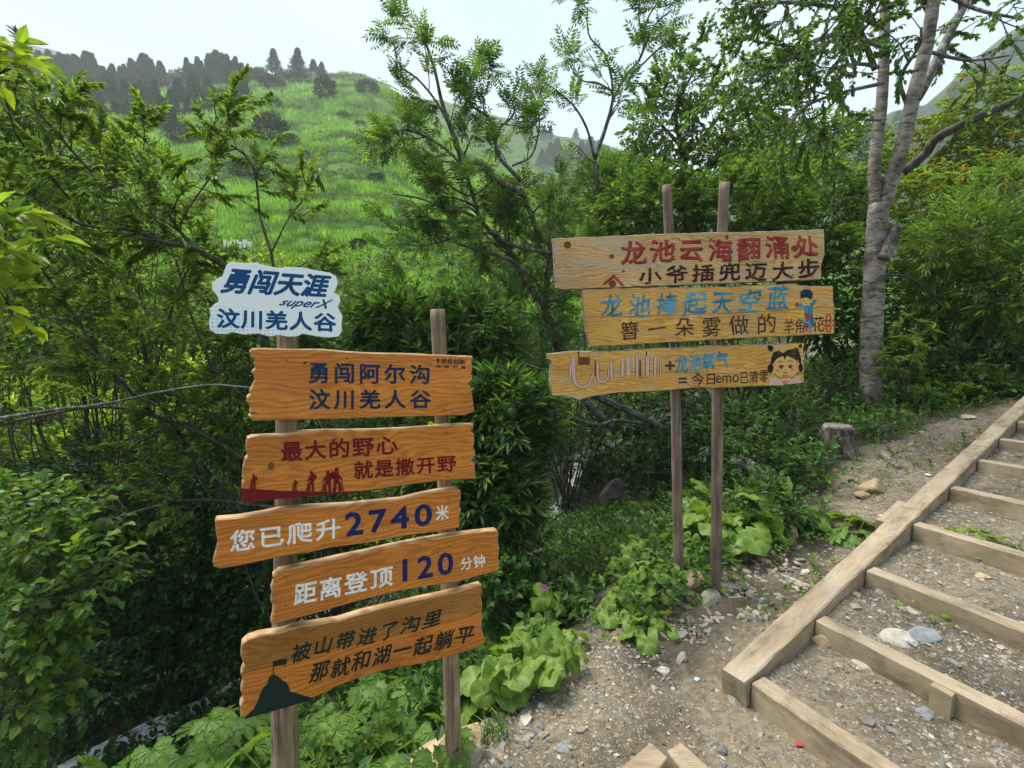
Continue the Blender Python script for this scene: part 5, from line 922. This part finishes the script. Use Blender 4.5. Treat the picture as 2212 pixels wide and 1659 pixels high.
def grass(name, n, box, hgt, cond, wd=.004, pal=(G1, YG, G2)):
    x = rng.uniform(box[0], box[1], n); y = rng.uniform(box[2], box[3], n); ins = inside(x, y, DIRT); ok = cond(x, y, ins); x, y = x[ok], y[ok]; n = len(x); f = F()
    for k in range(9):
        A = np.stack([x + rng.normal(0, .02, n), y + rng.normal(0, .02, n), 0 * x], 1); A[:, 2] = Hs(A[:, 0], A[:, 1]) - .004
        D = nrm(np.stack([rng.normal(0, .45, n), rng.normal(0, .45, n), np.ones(n)], 1)); h = hgt * (.4 + .9 * rng.random(n)); Sd = nrm(np.cross(D, rng.normal(0, 1, (n, 3)))); C = cols(n, pal)
        m1 = A + D * h[:, None] * .6; t = A + D * h[:, None] + Sd * 0 + np.stack([D[:, 0], D[:, 1], -.25 + 0 * x], 1) * h[:, None] * .35
        V = np.stack([A - Sd * wd / 2, A + Sd * wd / 2, m1 + Sd * wd * .4, m1 - Sd * wd * .4, t], 1).reshape(-1, 3); b_ = np.arange(n)[:, None] * 5
        f.add(V, b_ + np.array([[0, 1, 2, 3]]), b_ + np.array([[3, 2, 4]]), C=np.repeat(C, 5, 0))
    f.obj(name, M_GRASS)['kind'] = 'stuff'
grass('grass', 3400, (-1.5, 8, 1.3, 8.5), .11, lambda x, y, i: (~i) & (gre(x, y) < 1.6) & cl(x, y, 1.6, -.05))
uvq = lambda x, y: stair_uv(x, y)
grass('path_grass', 3500, (-.6, 7, 1.6, 6.5), .05, lambda x, y, i: i & (fbm(x, y, 3, 1.9) > .07) & ~((uvq(x, y)[1] > -.2)) & (y + x > 3.2))
for (px, py), n, h, lab in [((1790, 890), 50, .26, 'tall grass tuft at the foot of the birch, left side'), ((1905, 880), 40, .2, 'grass tuft right against the birch base'), ((1500, 1225), 24, .12, 'grass tuft between the two brown poles'), ((1065, 1600), 60, .13, 'dark grass tuft beside the small rocks near the right-hand left-sign post'), ((1510, 1040), 20, .2, 'grass tuft behind the brown poles')]:
    b = G(px, py); f = F()
    for k in range(n):
        a = b + np.array([rng.normal(0, .04), rng.normal(0, .03), 0]); a[2] = float(Hs(a[0], a[1])); d = nrm(np.array([rng.normal(0, .4), rng.normal(0, .4), 1])); hh = h * (.5 + .7 * rng.random()); s = nrm(np.cross(d, rng.normal(0, 1, 3))) * .003
        mm = a + d * hh * .6; e = a + d * hh + np.array([d[0], d[1], -.3]) * hh * .4; f.add([a - s, a + s, mm + s, mm - s, e], [[0, 1, 2, 3]], [[3, 2, 4]], C=cols(1, [G1, G2, YG])[0])
    tag(f.obj('grass_tuft', M_GRASS, base=b), lab, 'grass')
# ---- large-leaved plants: every leaf a part
def leafmesh(kind, seed):
    r = np.random.default_rng(seed); f = F()
    if kind == 'round':         # butterbur: kidney-shaped, wavy rim, cupped
        n = 18; a = np.linspace(-2.75, 2.75, n); rim = 1 + .05 * np.sin(a * 9 + seed) + .04 * r.random(n); rim *= 1 - .22 * np.exp(-((np.abs(a) - 2.75) / .4) ** 2); V = [(0, 0, 0)]
        for q, dz in ((.5, .06), (1., .02)):
            for k in range(n): V.append((math.cos(a[k]) * rim[k] * q * .5, math.sin(a[k]) * rim[k] * q * .5, dz + .055 * math.sin(a[k] * 4.5 + seed) * q - .10 * q * q * (math.cos(a[k]) > .2)))
        T = [(0, 1 + k, 2 + k) for k in range(n - 1)]; Q = [(1 + k, 1 + n + k, 2 + n + k, 2 + k) for k in range(n - 1)]
        C = np.array([(.30, .40, .10)] + [(.235, .34, .065) if k_ % 3 == 0 else (.17, .28, .045) for k_ in range(n)] + [(.19, .30, .055) if k_ % 3 == 0 else (.135, .25, .036) for k_ in range(n)]) * (1 + .1 * r.random((2 * n + 1, 1)))
    else:                       # palmately lobed, toothed
        lob = 7 if kind == 'lobed' else 5; V = [(0, 0, 0)]; T = []; Q = []; k0 = 1; C = [(.10, .19, .03)]
        for j in range(lob):
            a = (j - (lob - 1) / 2) * (4.3 / lob); l = .62 * (1 - .10 * abs(j - (lob - 1) / 2)) * (.9 + .2 * r.random()); w_ = .15; d = np.array([math.cos(a), math.sin(a), 0]); s = np.array([-d[1], d[0], 0])
            pr = [(.0, .02), (.3, .55), (.42, 1.), (.5, .75), (.62, 1.05), (.7, .62), (.82, .7), (.88, .3), (1, 0)]
            L_ = [d * l * t + s * w_ * w__ + np.array([0, 0, .05 * math.sin(t * 3) - .12 * t * t]) for t, w__ in pr]; R_ = [d * l * t - s * w_ * w__ + np.array([0, 0, .05 * math.sin(t * 3) - .12 * t * t]) for t, w__ in pr]; Mi = [d * l * t + np.array([0, 0, .05 * math.sin(t * 3) - .12 * t * t - .025]) for t, _ in pr]
            m = len(pr); V += L_ + Mi + R_
            for i in range(m - 1): Q += [(k0 + i, k0 + i + 1, k0 + m + i + 1, k0 + m + i), (k0 + m + i, k0 + m + i + 1, k0 + 2 * m + i + 1, k0 + 2 * m + i)]
            k0 += 3 * m; C += [(.12, .24, .04)] * m + [(.19, .31, .06)] * m + [(.12, .24, .04)] * m
        T = []
        C = np.array(C) * (1 + .15 * (r.random((len(C), 1)) - .5))
    V = np.array(V); f.add(V, Q, T if len(T) else None, C)
    tube(f, smooth([(0, 0, 0), (-.15, 0, -.35), (-.3, 0, -.95)], 3), [.012, .02], 5, 0, False, (.14, .2, .05)); me = f.mesh('leaf', M_LEAF, smooth=True); return me
LM = {k: [leafmesh(k, s) for s in range(5)] for k in ('round', 'lobed', 'five')}
def leafplant(name, px, py, kind, n, size, height, spreadr, label, cat='plant', group=None, tone=None, b=None, jt=.2):
    b = G(px, py) if b is None else b; t = thing(name, b, label, cat, group)
    for i in range(n):
        a = i * 2.4 + rng.random(); rr = spreadr * math.sqrt((i + .5) / n); s = size * (.65 + .6 * rng.random()) ; hgt = height * (1.1 - .6 * rr / spreadr) * (.5 + .8 * rng.random())
        o = bpy.data.objects.new('leaf', LM[kind][rng.integers(5)]); COL.objects.link(o); o.parent = t; x, y = rr * math.cos(a), rr * math.sin(a)
        z = float(Hs(b[0] + x, b[1] + y)) - b[2] + hgt; o.location = (x, y, z); tilt = .18 + .55 * rr / spreadr + rng.normal(0, jt * .8)
        R = Matrix.Rotation(a + rng.normal(0, .35), 4, 'Z') @ Matrix.Rotation(tilt, 4, 'Y') @ Matrix.Rotation(rng.normal(0, jt * 1.2), 4, 'X'); o.rotation_euler = R.to_euler(); o.scale = (s, s, s)
    return t
BB = [(1120, 1500, 16, .20, .30, .17, 'big butterbur clump hugging the right end of the bottom board'), (1190, 1480, 14, .17, .20, .13, 'butterbur clump beside the small path, right of the biggest clump'), (1060, 1530, 12, .20, .22, .14, 'butterbur clump touching the thin right post of the left sign'), (1150, 1400, 12, .18, .34, .16, 'tall butterbur clump at the rear with a pink flower beside it'), (1215, 1420, 6, .14, .12, .10, 'small butterbur at the left edge of the small path'), (1080, 1420, 9, .18, .3, .14, 'butterbur clump behind the biggest one, next to the lower boards'),
      (1335, 1330, 9, .14, .12, .13, 'low butterbur on the path left of the left brown pole'), (1400, 1300, 15, .16, .20, .18, 'butterbur clump leaning against the left brown pole'), (1365, 1240, 11, .17, .24, .15, 'butterbur clump behind the path, left of the poles'), (1440, 1230, 10, .16, .22, .13, 'butterbur just behind the left brown pole'),
      (1530, 1190, 15, .20, .26, .22, 'large butterbur clump behind the gap between the poles'), (1610, 1180, 16, .20, .26, .22, 'large butterbur clump right of the right brown pole'), (1660, 1120, 13, .20, .24, .2, 'butterbur clump behind, toward the fallen log'), (1500, 1130, 11, .2, .24, .2, 'butterbur clump farthest back between the poles'), (1735, 1140, 8, .16, .12, .14, 'small butterbur near the standing stone'), (1400, 1370, 10, .13, .09, .14, 'flat butterbur leaves in front of the left brown pole'), (1580, 1275, 4, .08, .08, .08, 'tiny butterbur beside the gravel right of the poles'), (2110, 830, 9, .30, .25, .3, 'butterbur on the herb bank in the upper right')]
for px, py, n, s, h, r, lab in BB: leafplant('butterbur', px, py, 'round', int(n * 1.45), s * .78, h, r * 1.08, lab, jt=.34)
rngl = [(700, 1640, 9, 'broad lobed leaf plant right of the left post base'), (560, 1640, 9, 'broad lobed leaf plant left of the left post base'), (800, 1570, 9, 'lobed plant between the two left-sign posts'), (890, 1500, 8, 'lobed plant under the bottom board right end'), (760, 1480, 8, 'lobed plant in the shade below the bottom board'), (880, 1640, 6, 'small lobed plant beside the pale rock at the bottom'),
        (430, 1620, 9, 'lobed plant at bottom left, first left of the post plants'), (310, 1650, 9, 'lobed plant at the bottom edge under the stream foam'), (180, 1650, 8, 'lobed plant in the bottom left corner group'), (60, 1640, 8, 'lobed plant at the very bottom left corner'), (400, 1560, 8, 'shaded lobed plant right of the stream foam'), (520, 1520, 8, 'shaded lobed plant behind the left post'), (960, 1560, 7, 'lobed plant behind the right post of the left sign'), (1010, 1480, 7, 'lobed plant between the right post and butterbur'), (90, 1570, 7, 'dim lobed plant on the bank at the lower left')]
for px, py, n, lab in rngl:
    Yb = 1.9 + (1640 - py) / 160 * .8; b = P(px, py, Yb); b[2] = float(Hs(b[0], b[1])); hN = max(.12, min(.5, P(px, py, Yb)[2] - b[2]))
    leafplant('cow_parsnip', px, py, 'lobed', n + 5, .25, hN + .05, .27, lab, b=b)
leafplant('lobed_plant', 1850, 1150, 'lobed', 5, .26, .10, .16, 'lobed plant with wide leaves against the stringer outer side'); leafplant('lobed_plant', 1835, 1170, 'lobed', 3, .2, .06, .12, 'small lobed plant just below the wide-leaved one by the stringer')
leafplant('lobed_plant', 1290, 1130, 'five', 7, .28, .2, .22, 'shaded lobed plant beside the little waterfall'); leafplant('lobed_plant', 1360, 1130, 'five', 7, .28, .2, .22, 'shaded lobed plant right of the waterfall'); leafplant('lobed_plant', 1220, 1190, 'five', 7, .25, .2, .22, 'shaded lobed plant at the dark bank behind the path')
for px, py, n, s, lab in [(2090, 1195, 16, .055, 'strawberry leaves growing behind the fourth step timber'), (2130, 1215, 16, .055, 'dark strawberry leaves right of the first patch behind the step timber'), (2000, 1345, 8, .035, 'tiny weed patch below the third step timber')]:
    leafplant('strawberry_plant', px, py, 'round', n, s, .05, .13, lab)
# flowers
P_YF = paint('yellow_petal', (.8, .58, .02)); P_PF = paint('pink_petal', (.62, .14, .50)); P_WF = paint('white_petal', (.7, .68, .64))
def flower(px, py, Y, r, m, label, n=5, cat='flower'):
    c = P(px, py, Y); b = np.array([c[0], c[1], float(Hs(c[0], c[1]))]); t = thing('flower', b, label, cat); f = F(); tube(f, smooth([b, (b + c) / 2 + (.01, 0, 0), c], 3), [.0018, .0012], 4, 0, False, (.06, .12, .03)); f.obj('stalk', M_LEAF, t, b)
    f = F()
    for k in range(n):
        a = 6.283 * k / n; d = np.array([math.cos(a), -.35, math.sin(a)]); s = np.array([-math.sin(a), 0, math.cos(a)]) * r * .5; f.add([c, c + d * r * .6 + s, c + d * r, c + d * r * .6 - s], [[0, 1, 2, 3]])
    f.obj('blossom', m, t, b)
flower(1176, 1268, 2.35, .020, P_PF, 'single pink flower above the butterbur left of the path')
for i, (px, py, Y, lab) in enumerate([(1310, 1205, 3.3, 'yellow flower highest above the small path'), (1332, 1222, 3.2, 'yellow flower just right of the highest one'), (1283, 1240, 3.2, 'yellow flower left of the path top'), (1325, 1262, 3.1, 'lower yellow flower at the path top'), (1342, 1262, 3.1, 'lower right yellow flower at the path top'), (790, 1600, 1.95, 'yellow flower between the left sign posts'), (712, 1605, 1.9, 'yellow flower low beside the left post'), (760, 1575, 1.95, 'upper yellow flower between the left posts'), (745, 1655, 1.8, 'yellow flower at the bottom edge'), (1050, 1530, 2.05, 'yellow flower right of the thin left-sign post'), (1740, 1120, 3.6, 'yellow flower near the fallen log'), (1805, 1015, 4., 'yellow flower right under the stump'), (1036, 1562, 2., 'small yellow flower above the dark grass tuft')]):
    flower(px, py, Y, .0085 if i > 4 else .014, P_YF, lab)
# dead wood
f = F(); b = G(1805, 985); gz_ = b[2]; top = P(1795, 925, b[1])
prof = []
for k, (z, r) in enumerate([(-.1, .20), (0, .175), (.08, .15), (.2, .132), (.27, .125)]): prof.append((b + (0, 0, z), r))
tube(f, [p for p, r in prof], [r for p, r in prof], 22, .16); sm = thing('tree_stump', b, 'grey sawn tree stump on the slope left of the birch foot', 'stump'); f.obj('bark', M_STUMP, sm, b)
f = F(); tube(f, [b + (0, 0, .265), b + (0, .0, .285)], [.118, .112], 18, .05); f.obj('sawn_top', M_GREY, sm, b)
for pts, Y, r, lab, m in [([(1590, 990), (1625, 1010), (1660, 1045)], 4.3, [.055, .045], 'grey rotten log lying behind the poles', M_GREY), ([(1600, 1030), (1635, 1065)], 4.2, [.05, .03], 'short dark rotten log under the grey one', M_LICH)]:
    f = F(); tube(f, smooth([P(*p, Y - i * .2) for i, p in enumerate(pts)], 4), r, 10, .16); tag(f.obj('fallen_log', m, base=P(*pts[0], Y), smooth=False), lab, 'log')
def onG(px, py, up): p = G(px, py); p[2] = float(Hs(p[0], p[1])) + up; return p
for pts, r, lab in [([(1905, 985), (1940, 1015)], .03, 'short weathered branch piece on the upper dirt slope'), ([(1690, 1250), (1770, 1285)], .018, 'grey broken plank piece beside the stringer'), ([(1400, 1350), (1445, 1392)], .012, 'small grey wood chip at the path mouth'), ([(1930, 1330), (1955, 1355)], .016, 'grey stick lying on the third tread')]:
    f = F(); tube(f, smooth([onG(*p, r * .6) for p in pts], 3), [r, r * .7], 7, .2); tag(f.obj('wood_piece', M_GREY, base=onG(*pts[0], 0)), lab, 'wood')
# ---- stones
def rockmesh(seed, sub=2, flat=.6):
    r = np.random.default_rng(seed); V = ICO_V.copy(); Fc = ICO_F
    for s in range(sub):
        mid = {}; V = list(map(tuple, V)); nf = []
        def M_(a, b):
            k = (min(a, b), max(a, b))
            if k not in mid: p = (np.array(V[a]) + np.array(V[b])) / 2; V.append(tuple(p / np.linalg.norm(p))); mid[k] = len(V) - 1
            return mid[k]
        for a, b_, c in Fc: x, y, z = M_(a, b_), M_(b_, c), M_(c, a); nf += [(a, x, z), (b_, y, x), (c, z, y), (x, y, z)]
        Fc = np.array(nf); V = np.array(V)
    for k in range(9):
        n = nrm(r.normal(0, 1, 3)); d = .55 + .35 * r.random(); h = V @ n; V = V - np.maximum(h - d, 0)[:, None] * n * .9
    V = V * (1 + .08 * fbm(V[:, 0] * 3 + seed, V[:, 1] * 3 + V[:, 2] * 2, 3, 1.5))[:, None] * np.array([1, .75 + .2 * r.random(), flat]); return V, Fc
SC = {'tan': (.40, .30, .18), 'grey': (.24, .235, .22), 'pale': (.42, .38, .31), 'dark': (.13, .125, .12), 'blue': (.20, .22, .235)}
RK = [(968, 1632, 78, 50, 'tan', 'largest tan boulder at the bottom behind the thin post', .8), (1015, 1648, 30, 34, 'pale', 'pale rock right of the largest tan boulder', .7), (885, 1655, 20, 12, 'grey', 'flat grey rock left of the tan boulder', .4), (1055, 1570, 18, 14, 'grey', 'grey stone above the gravel left of the path', .6), (1077, 1545, 14, 10, 'pale', 'pale stone near the dark grass tuft', .6), (1060, 1600, 14, 12, 'tan', 'small brown stone beside the dark grass tuft', .6),
      (1500, 1258, 34, 26, 'tan', 'tan boulder half buried between the two brown poles', .7), (1440, 1285, 22, 20, 'tan', 'tan stone left of the left pole base', .6), (1530, 1298, 26, 20, 'pale', 'beige stone in front of the right pole base', .6), (1560, 1262, 26, 12, 'grey', 'slate slab beside the right pole base', .35), (1600, 1265, 20, 12, 'grey', 'grey slab right of the right pole base', .4), (1712, 1165, 14, 26, 'tan', 'standing tan stone near the small butterbur', .9), (1885, 1055, 30, 16, 'tan', 'angular tan rock on the dirt slope', .5), (1862, 1070, 16, 10, 'tan', 'small tan stone left of the angular rock', .5), (1908, 925, 26, 10, 'dark', 'grey boulder at the birch foot', .5),
      (1650, 1305, 10, 8, 'grey', 'grey stone by the black mud', .6), (1472, 1432, 12, 20, 'pale', 'pale elongated stone left of the stair foot', .5), (1432, 1448, 14, 8, 'pale', 'flat whitish stone in the path centre', .4), (1330, 1385, 10, 7, 'tan', 'small pinkish stone near the path', .5), (1237, 1497, 6, 17, 'tan', 'upright thin tan stone in the dirt', .5), (1222, 1610, 20, 14, 'blue', 'flat bluish slate flush in the dirt', .25), (1385, 1640, 6, 5, 'pale', 'tiny pale stone beside the left timber end', .5), (1590, 1500, 24, 24, 'grey', 'flat greenish slab before the stair foot', .15), (1900, 1290, 10, 22, 'blue', 'grey sliver stone on the third tread', .3), (1965, 1340, 14, 6, 'pale', 'small flat chip on the tread', .3),
      (1940, 1410, 30, 26, 'pale', 'whitish flat rock embedded in the second tread', .15), (1985, 1400, 30, 14, 'blue', 'blue-grey flat rock embedded in the second tread', .15), (1780, 1400, 22, 12, 'tan', 'tan rock tucked under the second step timber', .5), (1870, 1440, 28, 28, 'pale', 'white streaked rock flush with the first tread', .15), (2120, 1280, 14, 10, 'tan', 'tan stone under the fourth step timber', .4), (2090, 900, 16, 8, 'pale', 'pale stone beside the upper stringer', .4), (2205, 790, 16, 16, 'grey', 'grey rock at the right edge by the herb bank', .7), (1240, 1085, 40, 36, 'dark', 'dark wet boulder left of the little waterfall', .7), (1325, 1070, 44, 40, 'dark', 'dark wet boulder right of the little waterfall', .7), (380, 1480, 60, 34, 'dark', 'dark mossy boulder beside the stream foam', .6), (240, 1500, 40, 30, 'dark', 'dark rock left of the stream foam', .6), (1370, 1135, 36, 26, 'dark', 'mossy earth-coloured rock below the thicket', .6)]
for i, (px, py, rx, ry, c, lab, fl_) in enumerate(RK):
    b = G(px, py + ry * .35); k = np.linalg.norm(b - (0, 0, CAM_Z)) / FPX; V, Fc = rockmesh(i + 11, 2, 1.); R = rx * k; zr = max(.012, ry * k * (1. if fl_ > .45 else .45)); a = rng.random() * 3
    V = V * np.array([R, R * (.8 if fl_ > .3 else .9), zr]); ca, sa = math.cos(a * .25), math.sin(a * .25); V = np.stack([V[:, 0] * ca - V[:, 1] * sa, V[:, 0] * sa + V[:, 1] * ca, V[:, 2]], 1)
    bz = float(Hs(b[0], b[1])); b = np.array([b[0], b[1], bz]); f = F(); f.add(V + b + (0, 0, zr * (.25 if fl_ > .3 else -.35)), T=Fc, C=np.array(SC[c]) * (.85 + .3 * rng.random())); tag(f.obj('rock', M_STONE, base=b), lab, 'rock')
OCT_V = np.array([(1., 0, 0), (-1, 0, 0), (0, 1, 0), (0, -1, 0), (0, 0, 1), (0, 0, -1)]); OCT_F = np.array([(0, 2, 4), (2, 1, 4), (1, 3, 4), (3, 0, 4), (2, 0, 5), (1, 2, 5), (3, 1, 5), (0, 3, 5)])
def gravel(name, n, pts_fn, r0, r1, seed=0, tiny=False):
    BV, BF = (OCT_V, OCT_F) if tiny else (ICO_V, ICO_F); m = len(BV)
    x, y = pts_fn(n); n = len(x); z = Hs(x, y); f = F(); rr = r0 + (r1 - r0) * rng.random(n) ** 4; V = BV[None] * (.75 + .5 * rng.random((n, m, 1))) * (rr[:, None] * (.6 + .7 * rng.random((n, 3))))[:, None, :]; V[:, :, 2] *= .6
    a = rng.random(n) * 6.28; ca, sa = np.cos(a)[:, None], np.sin(a)[:, None]; tl = rng.normal(0, .3, n)[:, None]
    X = V[:, :, 0] * ca - V[:, :, 1] * sa; Y = V[:, :, 0] * sa + V[:, :, 1] * ca; Z = V[:, :, 2] + X * tl
    W3 = np.stack([X + x[:, None], Y + y[:, None], Z + z[:, None] + rr[:, None] * .12], -1).reshape(-1, 3)
    C = np.repeat(cols(n, [(.31, .265, .20), (.22, .205, .18), (.17, .172, .172), (.27, .20, .13), (.42, .39, .33)], [3, 3, 2, 2, 1], .25), m, 0); f.add(W3, T=(np.arange(n)[:, None, None] * m + BF[None]).reshape(-1, 3), C=C); f.obj(name, M_STONE)['kind'] = 'stuff'
def inD(n, cond=None, box=(-1.2, 7.5, .9, 6.5)):
    x = rng.uniform(box[0], box[1], n * 3); y = rng.uniform(box[2], box[3], n * 3); i = inside(x, y, DIRT); u, v = stair_uv(x, y); i &= ~((v > -.13) & (v < .0) & (u > -.05)); i &= np.abs(u - np.array(STEPS)[np.clip(np.searchsorted(STEPS, u) - 1, 0, 10)] - .04) > .055
    if cond is not None: i &= cond(x, y)
    return x[i][:n], y[i][:n]
gravel('gravel', 30000, lambda n: inD(n, lambda x, y: fbm(x, y, 3, 1.1) > -.2, (-1.2, 5.5, .9, 5.5)), .0025, .015, tiny=True)
gravel('near_gravel', 13000, lambda n: inD(n, None, (-1.2, 2.2, .9, 2.7)), .002, .012, tiny=True)
gravel('small_stones', 1500, lambda n: inD(n, lambda x, y: fbm(x + 9, y, 3, 1.2) > 0.02), .008, .03)
gc = G(1560, 1300); gd = G(1640, 1320); ge = G(1075, 1600); gf_ = G(1640, 1240)
def near_(n):
    k = rng.integers(0, 4, n); c = np.array([gc, gd, ge, gf_])[k]; s = np.array([.16, .16, .13, .2])[k]; x = c[:, 0] + rng.normal(0, 1, n) * s; y = c[:, 1] + rng.normal(0, 1, n) * s; u, v = stair_uv(x, y); ok = ~((v > -.16) & (u > -.1)); return x[ok], y[ok]
gravel('gravel_pile', 1500, near_, .006, .032)
for (px, py), c, lab in [((2005, 1028), (.75, .76, .78), 'crumpled white paper scrap beside the upper stringer'), ((1905, 1120), (.6, .65, .7), 'pale plastic scrap against the stringer by the lobed plant'), ((1726, 1614), (.6, .04, .04), 'tiny red wrapper on the ground before the first step'), ((1582, 1330), (.02, .15, .6), 'tiny blue bottle cap in the gravel'), ((1506, 1475), (.5, .75, .85), 'tiny light blue plastic bit left of the stair foot')]:
    b = G(px, py); V, Fc = rockmesh(int(px), 1, .35); f = F(); f.add(V * .016 * (1.6 if py < 1200 else 1) + b + (0, 0, .008), T=Fc, C=c); tag(f.obj('litter_scrap', M_STONE, base=b), lab, 'litter')
# twig litter on the soil
x, y = inD(2600); z = Hs(x, y) + .004; f = F(); a = rng.random(len(x)) * 6.28; l = .01 + .04 * rng.random(len(x)) ** 2; A = np.stack([x, y, z], 1); twigs(f, A, A + np.stack([np.cos(a) * l, np.sin(a) * l, .004 + 0 * l], 1), .0011, .0006, (.16, .12, .08)); f.obj('twig_litter', M_GREY)['kind'] = 'stuff'
x, y = inD(1500); z = Hs(x, y) + .003; f = F(); a = rng.random(len(x)) * 6.28; D = np.stack([np.cos(a), np.sin(a), rng.normal(0, .15, len(x))], 1); leaves(f, np.stack([x, y, z], 1), D, np.array([0, 0, 1.]) + rng.normal(0, .4, (len(x), 3)), .012 + .02 * rng.random(len(x)), .008, cols(len(x), [(.20, .14, .07), (.12, .09, .05), (.15, .20, .05), (.28, .22, .12)]), .2, .1); f.obj('leaf_litter', M_LEAF)['kind'] = 'stuff'
# white pipes far off above the cloud plate
for i, x in enumerate((486, 497, 510, 518, 530, 541)):
    a, b_ = P(x, 546, 22), P(x - 1, 518 + 4 * (i % 2), 22); f = F(); tube(f, [a - (0, 0, 2.), b_], [.09 if i else .05] * 2, 8, 0); tag(f.obj('white_pole', P_WHITE, base=a - (0, 0, 2.)), 'slim white pole standing on the slope just above the cloud plate', 'pole', 'white poles above the cloud plate')

#print('TRIS', sum(sum(len(p.vertices) - 2 for p in m.polygons) * 0 + len(m.polygons) * 2 for m in bpy.data.meshes))
